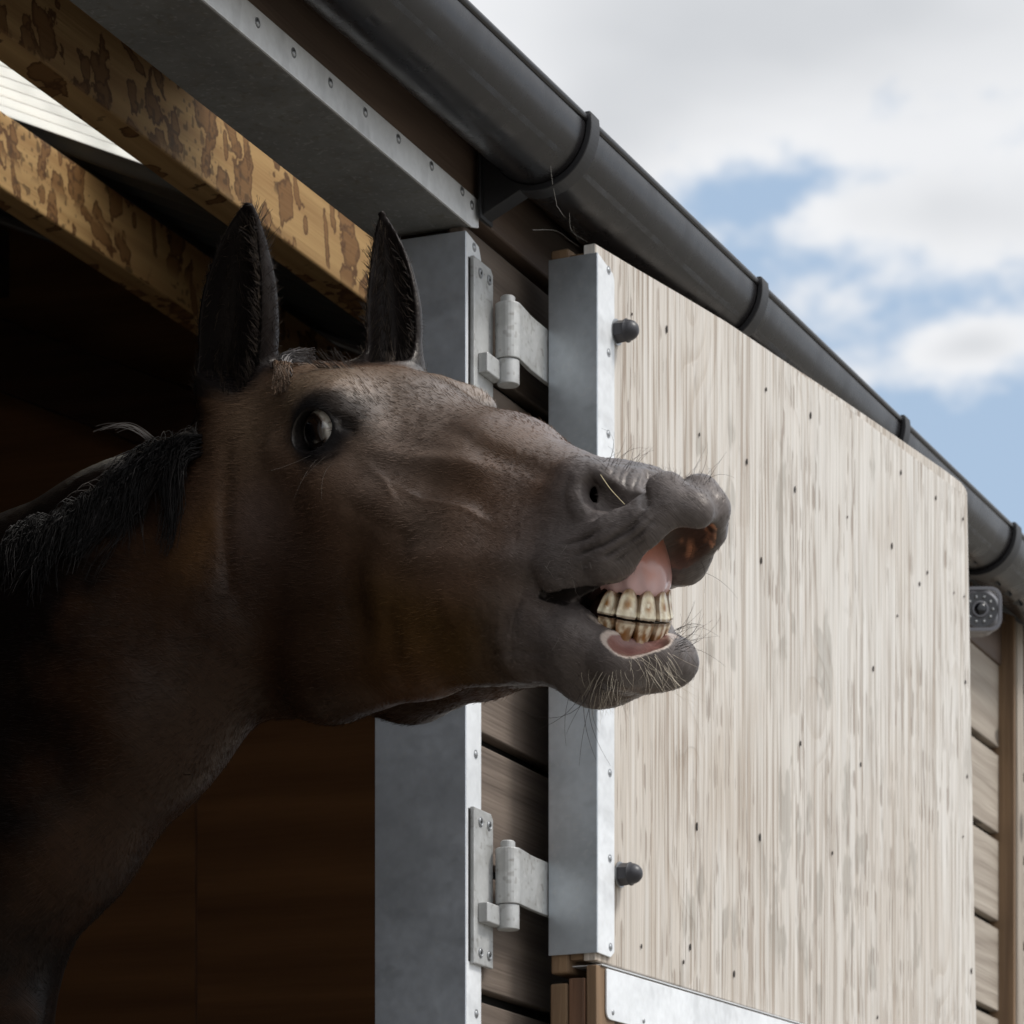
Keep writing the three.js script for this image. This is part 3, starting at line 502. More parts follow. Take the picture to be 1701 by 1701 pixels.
// --- skull and face
cone([-0.15, -0.035, 0], 0.078, [0.02, -0.028, 0], 0.080, 0.03);
cone([0.0, -0.022, 0], 0.074, [0.17, -0.018, 0], 0.058, 0.03);
cone([0.17, -0.018, 0], 0.056, [0.322, -0.012, 0], 0.036, 0.03);
both((q) => {
  ell([-0.06, 0.012, 0.052 * q], [0.085, 0.036, 0.034], 0.03);                         // temple
  ell([-0.005, 0.0, 0.062 * q], [0.05, 0.045, 0.034], 0.025, 1, -0.25);                // orbit
  cone([-0.035, 0.020, 0.080 * q], 0.011, [0.010, 0.025, 0.079 * q], 0.013, 0.02);     // brow
  cone([0.010, 0.025, 0.079 * q], 0.013, [0.05, 0.008, 0.068 * q], 0.012, 0.025);
  cone([-0.06, -0.032, 0.082 * q], 0.014, [0.02, -0.042, 0.080 * q], 0.016, 0.025);    // cheekbone arch and facial crest
  cone([0.02, -0.042, 0.082 * q], 0.018, [0.12, -0.056, 0.074 * q], 0.015, 0.018);
  cone([0.12, -0.056, 0.074 * q], 0.014, [0.2, -0.060, 0.060 * q], 0.010, 0.02);
  cone([0.04, -0.05, 0.036 * q], 0.055, [0.19, -0.06, 0.028 * q], 0.046, 0.03);        // upper jaw
  cone([0.19, -0.06, 0.028 * q], 0.045, [0.30, -0.055, 0.02 * q], 0.038, 0.03);
  ell([-0.045, -0.150, 0.050 * q], [0.120, 0.124, 0.049], 0.035, 1, -0.15, 0.08);      // jaw muscle
  ell([-0.12, -0.08, 0.045 * q], [0.07, 0.10, 0.045], 0.03);
  cone([0.02, -0.220, 0.048 * q], 0.045, [0.13, -0.178, 0.036 * q], 0.034, 0.03);       // lower jaw bar
  cone([0.13, -0.178, 0.036 * q], 0.033, [0.29, -0.142, 0.022 * q], 0.026, 0.03);
  cone([0.11, -0.12, 0.040 * q], 0.045, [0.25, -0.105, 0.030 * q], 0.036, 0.03);       // cheek between the jaws
});
// --- muzzle
both((q) => {
  ell([...hp(985, 855, 0.030).slice(0, 2), 0.030 * q], [0.05, 0.042, 0.022], 0.022, 1, -0.3);
});
chain([[955, 800, 0.026, 0.017], [1005, 814, 0.020, 0.0125], [1042, 826, 0.015, 0.011]], 0.016);
chain([[950, 935, 0.040, 0.026], [1030, 890, 0.036, 0.023], [1086, 852, 0.022, 0.022]], 0.016);      // upper lip, one flap each side
chain([[935, 960, 0.044, 0.016], [1015, 930, 0.043, 0.0155], [1080, 874, 0.032, 0.0155], [1116, 850, 0.020, 0.016]], 0.014);
chain([[1106, 822, 0.019, 0.0192], [1121, 842, 0.019, 0.0190]], 0.008);                               // the two lobes of the raised lip
cone(hp(1146, 842, 0.010), 0.0165, hp(1146, 842, -0.010), 0.0165, 0.009);
cone(hp(1160, 852, 0.009), 0.0135, hp(1160, 852, -0.009), 0.0135, 0.010);
cone(hp(1050, 822, 0), 0.020, hp(1110, 856, 0), 0.020, 0.015);
// --- lower lip and chin
chain([[905, 1030, 0.040, 0.024], [960, 1062, 0.040, 0.022], [1028, 1098, 0.032, 0.0185], [1072, 1092, 0.012, 0.017]], 0.014);
cone(hp(1082, 1080, 0.008), 0.016, hp(1086, 1071, -0.008), 0.0148, 0.012);
chain([[975, 1110, 0.018, 0.028], [1040, 1105, 0.012, 0.022]], 0.02);
ell(hp(995, 1120, 0), [0.034, 0.028, 0.030], 0.018, 1, 0.3);
chain([[880, 1075, 0.034, 0.026], [960, 1080, 0.03, 0.026]], 0.02);
// --- neck and body
const nk = (a, b, k = 0.05) => cone(loc(...a.slice(0, 3)), a[3], loc(...b.slice(0, 3)), b[3], k);
nk([430, 782, 3.37, 0.061], [215, 912, 3.44, 0.074]); nk([215, 912, 3.44, 0.074], [-60, 1040, 3.55, 0.092]);
nk([420, 930, 3.36, 0.078], [200, 1080, 3.43, 0.105]); nk([200, 1080, 3.43, 0.105], [-60, 1240, 3.54, 0.15]);
nk([385, 1060, 3.36, 0.066], [235, 1215, 3.40, 0.070]); nk([235, 1215, 3.40, 0.070], [78, 1370, 3.46, 0.086]); nk([78, 1370, 3.46, 0.086], [-80, 1500, 3.52, 0.125]);
nk([-75, 1560, 3.55, 0.105], [-110, 1800, 3.6, 0.12], 0.04);
nk([18, 1690, 3.50, 0.028], [-10, 1900, 3.52, 0.05], 0.04);
{
  const W = (x, y, z) => fromWorld(x, y, z), b0 = camPt(-60, 1300, 3.6), p0 = [EYE.x + RIGHT.x * b0[0] + BACK.x * b0[2], EYE.y + b0[1], EYE.z + RIGHT.z * b0[0] + BACK.z * b0[2]];
  const X = p0[0] - 0.03, Z = p0[2] - 0.1;
  cone(W(X, 1.32, Z - 0.12), 0.25, W(X, 1.25, Z - 0.8), 0.29, 0.08); cone(W(X, 1.25, Z - 0.8), 0.29, W(X, 1.33, Z - 1.35), 0.25, 0.08);
  for (const q of [-1, 1]) {
    cone(W(X + 0.13 * q, 1.1, Z - 0.1), 0.12, W(X + 0.13 * q, 0.72, Z - 0.12), 0.075, 0.06); cone(W(X + 0.13 * q, 0.72, Z - 0.12), 0.062, W(X + 0.12 * q, 0.46, Z - 0.1), 0.048, 0.03); cone(W(X + 0.12 * q, 0.46, Z - 0.1), 0.04, W(X + 0.12 * q, 0.12, Z - 0.08), 0.034, 0.03); cone(W(X + 0.12 * q, 0.11, Z - 0.08), 0.04, W(X + 0.12 * q, 0.03, Z - 0.04), 0.06, 0.02);
    cone(W(X + 0.14 * q, 1.2, Z - 1.35), 0.18, W(X + 0.14 * q, 0.82, Z - 1.25), 0.11, 0.06); cone(W(X + 0.14 * q, 0.82, Z - 1.25), 0.09, W(X + 0.13 * q, 0.54, Z - 1.48), 0.055, 0.03); cone(W(X + 0.13 * q, 0.54, Z - 1.48), 0.045, W(X + 0.12 * q, 0.14, Z - 1.42), 0.036, 0.03); cone(W(X + 0.12 * q, 0.12, Z - 1.42), 0.042, W(X + 0.12 * q, 0.03, Z - 1.37), 0.06, 0.02);
  }
}
// --- ears: a leaf-shaped shell with a hollow front
function ear(base, tip, open, Wd, flip) {
  const ax = tip.map((v, k) => v - base[k]), len = Math.hypot(...ax), A = ax.map((v) => v / len); let C = open.map((v, k) => v - A[k] * dot(open, A)); const cl = Math.hypot(...C); C = C.map((v) => v / cl);
  const B = [A[1] * C[2] - A[2] * C[1], A[2] * C[0] - A[0] * C[2], A[0] * C[1] - A[1] * C[0]];
  const mk = (w, d, shift, a0, a1, op, k, mat) => prims.push({ t: 2, base, A, B, C, len, w, d, shift, a0, a1, op, k, mat, bend: 0.012 * flip, c: base.map((v, i) => v + A[i] * len / 2), R: len / 2 + w * 1.3 });
  mk(Wd, Wd * 0.82, 0, 0, 1, 1, 0.014, 0); mk(Wd * 0.80, Wd * 0.80, Wd * 0.42, 0.10, 0.97, -1, 0.006, 3);
  return { base, tip, A, B, C, len, Wd };
}
const nearEar = ear(hp(388, 660, 0.066), hp(426, 336, 0.084), [0.38, -0.02, 0.92], 0.0405, -0.35);
const farEar = ear(hp(652, 645, -0.060), hp(632, 360, -0.078), [0.62, -0.1, 0.75], 0.0275, 0.6);
both((q) => q > 0 ? cone([-0.16, -0.02, 0.05], 0.05, nearEar.base, 0.030, 0.03) : cone([-0.12, 0.0, -0.05], 0.05, farEar.base, 0.024, 0.03));
// --- hollows: eye, nostril, mouth
const eyeC = [-0.003, -0.002, 0.0765], eyeR = 0.0220;
const eyeAng = (() => { const a = hp(500, 738, 0.09), b = hp(557, 700, 0.088); return Math.atan2(b[1] - a[1], b[0] - a[0]); })();
both((q) => {
  ell([eyeC[0] - 0.002, eyeC[1] + 0.001, 0.080 * q], [0.038, 0.030, 0.0225], 0.012, 1, eyeAng, 0);                      // lids
  ell([eyeC[0], eyeC[1], eyeC[2] * q], [eyeR + 0.0012, eyeR + 0.0012, eyeR + 0.0012], 0.002, -1, 0, 0, 2);
  ell([eyeC[0] + 0.004, eyeC[1], 0.101 * q], [0.0275, 0.0175, 0.033], 0.004, -1, eyeAng * 0.8, 0, 2);
});
both((q) => {
  const n0 = hp(984, 812, 0.042), n1 = hp(1002, 836, 0.045), n2 = hp(1050, 830, 0.034);
  cone(sd(n1, q), 0.0165, sd(n2, q), 0.0115, 0.007, -1, 0);
  cone(sd(n0, q), 0.0115, sd(n1, q), 0.0160, 0.007, -1, 0);
  cone(sd(hp(979, 808, 0.032), q), 0.0072, sd(hp(983, 834, 0.032), q), 0.0086, 0.003, -1, 4); cone(sd(hp(983, 822, 0.030), q), 0.0085, sd(hp(968, 830, 0.004), q), 0.008, 0.003, -1, 4);
});
const rim = (list, k) => { const pts = list.map(([x, y, s, r]) => [hp(x, y, s), r]); for (let i = 0; i < pts.length - 1; i++) for (const q of [1, -1]) cone(sd(pts[i][0], q), pts[i][1], sd(pts[i + 1][0], q), pts[i + 1][1], k, 2); };
rim([[988, 785, 0.034, 0.0056], [966, 800, 0.040, 0.0064], [959, 826, 0.045, 0.0068], [970, 852, 0.047, 0.0066], [997, 865, 0.046, 0.0062], [1030, 861, 0.042, 0.006], [1058, 845, 0.034, 0.006], [1072, 826, 0.026, 0.005]], 0.007);
rim([[988, 785, 0.034, 0.0056], [1003, 791, 0.033, 0.0062], [1008, 804, 0.030, 0.005]], 0.004);
rim([[1014, 822, 0.022, 0.006], [1040, 822, 0.018, 0.007]], 0.01);
// mouth: cavity round the teeth, and the slit to the corner
const mouthA = hp(1030, 1015, 0), mouthB = hp(1112, 1000, 0);
cone(mouthA, 0.031, mouthB, 0.0295, 0.006, -1, 1);
chain([[995, 1008, 0.056, 0.0165], [1016, 1024, 0.050, 0.0225], [1048, 1038, 0.038, 0.0255], [1080, 1038, 0.016, 0.0215]], 0.004, -1, false, 1);
chain([[1012, 1002, 0.040, 0.0140], [1017, 1014, 0.039, 0.0140], [1023, 1029, 0.039, 0.0140], [1032, 1043, 0.037, 0.0140], [1041, 1053, 0.031, 0.0140], [1052, 1059, 0.025, 0.0140], [1068, 1061, 0.018, 0.0140], [1088, 1054, 0.006, 0.0140]], 0.003, -1, false, 1);
{ const q = [[998, 1000, 0.040, 0.013], [1026, 1012, 0.034, 0.0165], [1062, 1022, 0.020, 0.017]].map(([x, y, s, r]) => [sd(hp(x, y, s), -1), r]); for (let i = 0; i < 2; i++) cone(q[i][0], q[i][1], q[i + 1][0], q[i + 1][1], 0.004, -1, 1); }
for (const w of [0.050, 0.064, 0.078]) chain([[904, 989, w, 0.0038], [945, 991, w, 0.0066], [975, 996, w - 0.004, 0.0098], [1002, 1004, w - 0.012, 0.015]], 0.004, -1, true, 5);
ell(hp(1128, 925, 0), [0.048, 0.040, 0.032], 0.007, -1, -0.5, 0, 1);
// ---- field
function primD(p, x, y, z) {
  if (p.t === 0) {
    const bx = p.b[0] - p.a[0], by = p.b[1] - p.a[1], bz = p.b[2] - p.a[2], px = x - p.a[0], py = y - p.a[1], pz = z - p.a[2];
    const t = clamp((px * bx + py * by + pz * bz) / (bx * bx + by * by + bz * bz)), dx = px - bx * t, dy = py - by * t, dz = pz - bz * t;
    return Math.sqrt(dx * dx + dy * dy + dz * dz) - (p.ra + (p.rb - p.ra) * t);
  }
  if (p.t === 1) {
    const dx = x - p.c[0], dy = y - p.c[1], dz = z - p.c[2], a = dx * p.ax[0][0] + dy * p.ax[0][1] + dz * p.ax[0][2], b = dx * p.ax[1][0] + dy * p.ax[1][1] + dz * p.ax[1][2], c = dx * p.ax[2][0] + dy * p.ax[2][1] + dz * p.ax[2][2];
    const [ra, rb, rc] = p.r, k0 = Math.hypot(a / ra, b / rb, c / rc), k1 = Math.hypot(a / (ra * ra), b / (rb * rb), c / (rc * rc));
    return k1 < 1e-9 ? -Math.min(ra, rb, rc) : k0 * (k0 - 1) / k1;
  }
  const dx = x - p.base[0], dy = y - p.base[1], dz = z - p.base[2], a = (dx * p.A[0] + dy * p.A[1] + dz * p.A[2]) / p.len, b = dx * p.B[0] + dy * p.B[1] + dz * p.B[2], c = dx * p.C[0] + dy * p.C[1] + dz * p.C[2];
  const q = clamp(a, 0, 1), f = Math.pow(Math.sin(Math.PI * (0.25 + 0.735 * q)), 0.78), w = p.w * f + 1e-4, d = p.d * f + 1e-4, bb = b - p.bend * Math.sin(q * 2.6) , cc = c - p.shift * (0.35 + 0.65 * f) - 0.010 * q * q;
  const k0 = Math.hypot(bb / w, cc / d); let s = (k0 - 1) * Math.min(w, d);
  const over = Math.max(p.a0 - a, a - p.a1, 0) * p.len; if (over > 0) s = Math.hypot(Math.max(s, 0), over) + (s < 0 ? 0 : 0);
  return s * 0.8;
}
let lastMat = 0, lastEdge = 9;
function field(list, x, y, z) {
  let d = 1e3, near = 1e3; lastMat = 0;
  for (const p of list) {
    const q = primD(p, x, y, z);
    if (p.op === 1) { const h = p.k - Math.abs(d - q); d = Math.min(d, q) - (h > 0 ? h * h / (4 * p.k) : 0); }
  }
  const d0 = d; let qm = -9, qb = -9, mb = 0;
  for (const p of list) {
    if (p.op > 0) continue; const q = -primD(p, x, y, z); if (p.mat === 1 || p.mat === 5) qm = Math.max(qm, q);
    if (q > qb) { qb = q; mb = p.mat; }
    const h = p.k - Math.abs(d - q); d = Math.max(d, q) + (h > 0 ? h * h / (4 * p.k) : 0);
  }
  if (mb && qb > -0.004 && qb > d0 - (mb === 1 ? 0.0002 : 0.0015)) lastMat = mb;
  lastEdge = Math.abs(d0 - qm);
  for (const p of list) if (p.op === 2) { const q = primD(p, x, y, z); if (q < d - 0.001) lastMat = p.mat; const h = p.k - Math.abs(d - q); d = Math.min(d, q) - (h > 0 ? h * h / (4 * p.k) : 0); }
  return d;
}
const fieldAll = (x, y, z) => field(prims, x, y, z);
// primitives by coarse cell, to keep the field cheap away from the grids too
let cellCache = new Map();
function near(x, y, z) {
  const S = 0.05, i = Math.floor(x / S), j = Math.floor(y / S), k = Math.floor(z / S), kk = `${i},${j},${k}`; let l = cellCache.get(kk);
  if (!l) { const c = [(i + 0.5) * S, (j + 0.5) * S, (k + 0.5) * S]; const f0 = field(prims, ...c); l = prims.filter((p) => primD(p, ...c) < 0.075 + p.k + Math.max(f0, 0)); cellCache.set(kk, l); }
  return l;
}
// the place on the horse's skin that a sight line meets first
function skinAt(px, py) {
  const o = fromWorld(EYE.x, EYE.y, EYE.z), e = loc(px, py, 1), d = e.map((v, k) => v - o[k]), n = Math.hypot(...d); let t = 2.35;
  for (let i = 0; i < 400 && t < 4.2; i++) { const p = o.map((v, k) => v + d[k] / n * t), f = field(near(...p), ...p); if (f < 0.0003) return p; t += Math.max(0.0004, f * 0.6); }
  return null;
}
function normalAt(x, y, z, e = 0.0015) { const l = near(x, y, z), g = [field(l, x + e, y, z) - field(l, x - e, y, z), field(l, x, y + e, z) - field(l, x, y - e, z), field(l, x, y, z + e) - field(l, x, y, z - e)], n = Math.hypot(...g) || 1; return g.map((v) => v / n); }
cellCache = new Map();
// ---- surface nets over a block-culled grid
function meshField(lo, hi, cell, keep) {
  const BS = 12, n = [0, 1, 2].map((k) => Math.ceil((hi[k] - lo[k]) / cell / BS) * BS), vid = new Map(), V = [], I = [], N = BS + 2;
  const vals = new Float32Array(N * N * N), half = BS * cell * 0.5, diag = half * 1.7321 + cell * 2;
  const key = (i, j, k) => (i * 4096 + j) * 4096 + k;
  const blocks = [];
  for (let bi = 0; bi < n[0]; bi += BS) for (let bj = 0; bj < n[1]; bj += BS) for (let bk = 0; bk < n[2]; bk += BS) {
    const cx = lo[0] + bi * cell + half, cy = lo[1] + bj * cell + half, cz = lo[2] + bk * cell + half;
    const list = []; let dmin = 1e3;
    for (const p of prims) { const e = Math.hypot(cx - p.c[0], cy - p.c[1], cz - p.c[2]) - p.R; if (e < diag + 0.06) list.push(p); if (p.op > 0) dmin = Math.min(dmin, e); }
    if (dmin > diag + 0.02 || !list.length) continue;
    const f0 = field(list, cx, cy, cz); if (Math.abs(f0) > diag * 1.5 + 0.02) continue;
    const near = list.filter((p) => primD(p, cx, cy, cz) < diag * 1.5 + Math.max(p.k, 0.02) + 0.02 + Math.max(f0, 0)); blocks.push([bi, bj, bk, near]);
  }
  for (const [bi, bj, bk, list] of blocks) {
    for (let a = 0; a < N; a++) for (let b = 0; b < N; b++) for (let c = 0; c < N; c++) vals[(a * N + b) * N + c] = field(list, lo[0] + (bi + a - 1) * cell, lo[1] + (bj + b - 1) * cell, lo[2] + (bk + c - 1) * cell);
    // vertices in cells whose low corner is (i-1..i+BS-1)
    const at = (a, b, c) => vals[(a * N + b) * N + c];
    for (let a = 0; a < N - 1; a++) for (let b = 0; b < N - 1; b++) for (let c = 0; c < N - 1; c++) {
      const kk = key(bi + a, bj + b, bk + c); if (vid.has(kk)) continue;
      let mask = 0, sx = 0, sy = 0, sz = 0, cnt = 0; const g = [];
      for (let q = 0; q < 8; q++) { const v = at(a + (q & 1), b + ((q >> 1) & 1), c + (q >> 2)); g.push(v); if (v < 0) mask |= 1 << q; }
      if (mask === 0 || mask === 255) continue;
      for (let q = 0; q < 8; q++) for (const e of [1, 2, 4]) { if (q & e) continue; const r = q | e, s0 = g[q], s1 = g[r]; if ((s0 < 0) === (s1 < 0)) continue; const t = s0 / (s0 - s1); sx += (q & 1) + (e === 1 ? t : 0); sy += ((q >> 1) & 1) + (e === 2 ? t : 0); sz += (q >> 2) + (e === 4 ? t : 0); cnt++; }
      vid.set(kk, V.length / 3); V.push(lo[0] + (bi + a - 1 + sx / cnt) * cell, lo[1] + (bj + b - 1 + sy / cnt) * cell, lo[2] + (bk + c - 1 + sz / cnt) * cell);
    }
    for (let a = 1; a <= BS; a++) for (let b = 1; b <= BS; b++) for (let c = 1; c <= BS; c++) {
      const s0 = at(a, b, c) < 0, i = bi + a, j = bj + b, k = bk + c;
      const quad = (p, q, r, s, flip) => { const w = [p, q, r, s].map((x) => vid.get(x)); if (w.some((x) => x === undefined)) return; if (flip) I.push(w[0], w[1], w[2], w[0], w[2], w[3]); else I.push(w[0], w[2], w[1], w[0], w[3], w[2]); };
      if (s0 !== at(a + 1, b, c) < 0) quad(key(i, j - 1, k - 1), key(i, j, k - 1), key(i, j, k), key(i, j - 1, k), s0);
      if (s0 !== at(a, b + 1, c) < 0) quad(key(i - 1, j, k - 1), key(i, j, k - 1), key(i, j, k), key(i - 1, j, k), !s0);
      if (s0 !== at(a, b, c + 1) < 0) quad(key(i - 1, j - 1, k), key(i, j - 1, k), key(i, j, k), key(i - 1, j, k), s0);
    }
  }
  // drop triangles outside the kept side
  const J = []; for (let t = 0; t < I.length; t += 3) { let ok = false; for (let q = 0; q < 3; q++) if (keep(V[3 * I[t + q]])) ok = true; if (ok) J.push(I[t], I[t + 1], I[t + 2]); }
  const map = new Map(), P = [], K = []; for (const v of J) { if (!map.has(v)) { map.set(v, P.length / 3); P.push(V[3 * v], V[3 * v + 1], V[3 * v + 2]); } K.push(map.get(v)); }
  return { P, I: K };
}
// ---- relief drawn on the skin: folds, veins, wrinkles (height, width in metres)
const folds = [];
const fold = (pts, amp, wid, fadeEnds = true) => { const p = pts.map(([x, y]) => skinAt(x, y)).filter(Boolean); if (p.length > 1) folds.push({ p, amp, wid, fadeEnds }); };
fold([[1079, 786], [1072, 800], [1067, 820], [1071, 836]], -0.0055, 0.0042, false);
fold([[640, 925, 0.078], [740, 922, 0.074], [840, 925, 0.064], [905, 948, 0.055]], 0.0065, 0.013);
fold([[690, 800, 0.075], [760, 815, 0.068], [830, 850, 0.06]], -0.0038, 0.012);
fold([[600, 745, 0.085], [670, 760, 0.078], [750, 768, 0.068], [850, 790, 0.058]], 0.0042, 0.009);
fold([[560, 838, 0.088], [620, 868, 0.085], [690, 905, 0.078]], -0.0055, 0.011);
fold([[640, 1000, 0.085], [650, 1080, 0.085], [690, 1150, 0.075]], -0.0034, 0.014);
fold([[720, 960, 0.07], [760, 1040, 0.066], [800, 1100, 0.06]], 0.0014, 0.010);
fold([[600, 760, 0.085], [640, 800, 0.082], [660, 840, 0.08]], 0.0016, 0.0035); fold([[640, 800, 0.08], [700, 830, 0.075], [770, 842, 0.067], [830, 880, 0.06]], 0.0014, 0.0032);
fold([[720, 700, 0.06], [800, 745, 0.058], [880, 775, 0.052], [950, 800, 0.045]], -0.0026, 0.009);
fold([[370, 700, 0.085], [372, 800, 0.09], [372, 900, 0.088], [385, 1000, 0.08]], -0.0035, 0.009);
fold([[800, 1085, 0.055], [850, 1082, 0.05], [910, 1090, 0.045]], -0.0020, 0.004);
fold([[870, 1000, 0.058], [905, 1010, 0.056], [925, 1060, 0.05]], -0.0012, 0.005);
for (const [a, w, ...pts] of [[-0.0026, 0.0024, [945, 925, 0.055], [1000, 905, 0.056], [1045, 880, 0.05], [1083, 850, 0.042]], [-0.0024, 0.0022, [960, 943, 0.055], [1012, 920, 0.056], [1060, 890, 0.05], [1092, 858, 0.042]], [-0.0022, 0.0022, [930, 905, 0.055], [975, 892, 0.055], [1022, 872, 0.05]], [-0.0018, 0.0018, [980, 950, 0.055], [1030, 928, 0.055], [1075, 893, 0.05]], [-0.0018, 0.0018, [1008, 898, 0.056], [1050, 868, 0.05], [1074, 846, 0.044]]]) fold(pts, a, w);
[[[1006, 764], [998, 776], [1006, 786]], [[1024, 772], [1019, 785], [1012, 800]], [[1036, 778], [1030, 792], [1030, 804]], [[1054, 777], [1043, 789], [1038, 802], [1044, 816]], [[1066, 784], [1057, 796], [1053, 811], [1060, 824]]].forEach((pts, i) => fold(pts.map(([x, y], k) => [x + 3 * (hash3(i, k, 91) - 0.5), y]), -[0.0005, 0.0008, 0.0004, 0.0011, 0.0010][i], [0.0013, 0.0016, 0.0012, 0.0018, 0.0018][i]));
fold([[503, 712, 0.095], [520, 694, 0.095], [548, 691, 0.093], [580, 702, 0.089], [596, 704, 0.086]], -0.0022, 0.0026);
fold([[512, 698, 0.095], [535, 684, 0.094], [570, 690, 0.09], [592, 698, 0.086]], -0.0015, 0.0022);
fold([[555, 702, 0.09], [575, 712, 0.088], [592, 716, 0.086]], -0.003, 0.0035);
fold([[500, 758, 0.092], [530, 768, 0.09], [565, 752, 0.088]], -0.0014, 0.003);
fold([[495, 668, 0.088], [540, 650, 0.084], [590, 662, 0.08]], 0.0022, 0.008);
let crease = 0;
function relief(l, u, s) {
  let h = 0; crease = 0;
  for (const f of folds) {
    let best = 1e9, tb = 0; const P = f.p, n = P.length - 1, lim = f.wid * 3, z = P[0][2] < 0 ? s : Math.abs(s);
    for (let i = 0; i < n; i++) {
      const A = P[i], B = P[i + 1], ax = l - A[0], ay = u - A[1], az = z - A[2], bx = B[0] - A[0], by = B[1] - A[1], bz = B[2] - A[2];
      const t = clamp((ax * bx + ay * by + az * bz) / (bx * bx + by * by + bz * bz)), dx = ax - bx * t, dy = ay - by * t, dz = az - bz * t; if (Math.abs(dx) > lim || Math.abs(dy) > lim) continue;
      const d = dx * dx + dy * dy + dz * dz; if (d < best) { best = d; tb = (i + t) / n; }
    }
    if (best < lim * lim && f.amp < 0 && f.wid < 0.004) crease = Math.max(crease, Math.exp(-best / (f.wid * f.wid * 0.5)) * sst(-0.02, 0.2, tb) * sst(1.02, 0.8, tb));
    if (best < lim * lim) h += f.amp * (f.fadeEnds ? sst(-0.02, 0.22, tb) * sst(1.02, 0.78, tb) : 1) * Math.exp(-best / (f.wid * f.wid));
  }
  return h;
}
// ---- coat: its own patches, with light and shade painted in as well
const ears = prims.filter((p) => p.t === 2 && p.op > 0);
const blobs = [];
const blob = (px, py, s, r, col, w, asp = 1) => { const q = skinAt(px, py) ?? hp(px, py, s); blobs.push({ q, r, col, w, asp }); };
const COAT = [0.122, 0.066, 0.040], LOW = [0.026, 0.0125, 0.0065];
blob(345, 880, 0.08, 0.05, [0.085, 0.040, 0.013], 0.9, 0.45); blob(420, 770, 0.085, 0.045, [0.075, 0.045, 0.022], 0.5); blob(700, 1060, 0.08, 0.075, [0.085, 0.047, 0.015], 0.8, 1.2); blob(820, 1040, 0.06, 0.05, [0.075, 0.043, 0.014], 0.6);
blob(760, 770, 0.065, 0.05, [0.075, 0.040, 0.022], 0.7); blob(760, 690, 0.04, 0.05, [0.06, 0.045, 0.036], 0.6); blob(900, 745, 0.035, 0.04, [0.085, 0.045, 0.022], 0.75, 1.6); blob(600, 640, 0.03, 0.07, [0.26, 0.195, 0.145], 0.9, 1.3); blob(740, 690, 0.02, 0.05, [0.19, 0.145, 0.12], 0.8, 1.5); blob(420, 690, 0.08, 0.045, [0.17, 0.115, 0.075], 0.75); blob(500, 940, 0.09, 0.06, [0.030, 0.018, 0.013], 0.6); blob(560, 1100, 0.09, 0.05, [0.032, 0.018, 0.012], 0.6); blob(700, 640, 0.02, 0.05, [0.09, 0.075, 0.065], 0.6); blob(740, 935, 0.07, 0.03, [0.14, 0.085, 0.062], 0.75, 2); blob(490, 645, 0.06, 0.035, [0.15, 0.105, 0.065], 0.7); blob(640, 770, 0.08, 0.05, [0.15, 0.112, 0.092], 0.75); blob(700, 870, 0.075, 0.035, [0.15, 0.112, 0.09], 0.7, 1.6); blob(430, 850, 0.09, 0.05, [0.06, 0.044, 0.04], 0.6); blob(840, 1165, -0.05, 0.06, [0.07, 0.03, 0.014], 0.7);  // pale forehead and face spots: highlights painted into the coat
const eyeDark = [...hp(530, 715, 0.092).slice(0, 2)], browDark = [...hp(560, 690, 0.09).slice(0, 2)];
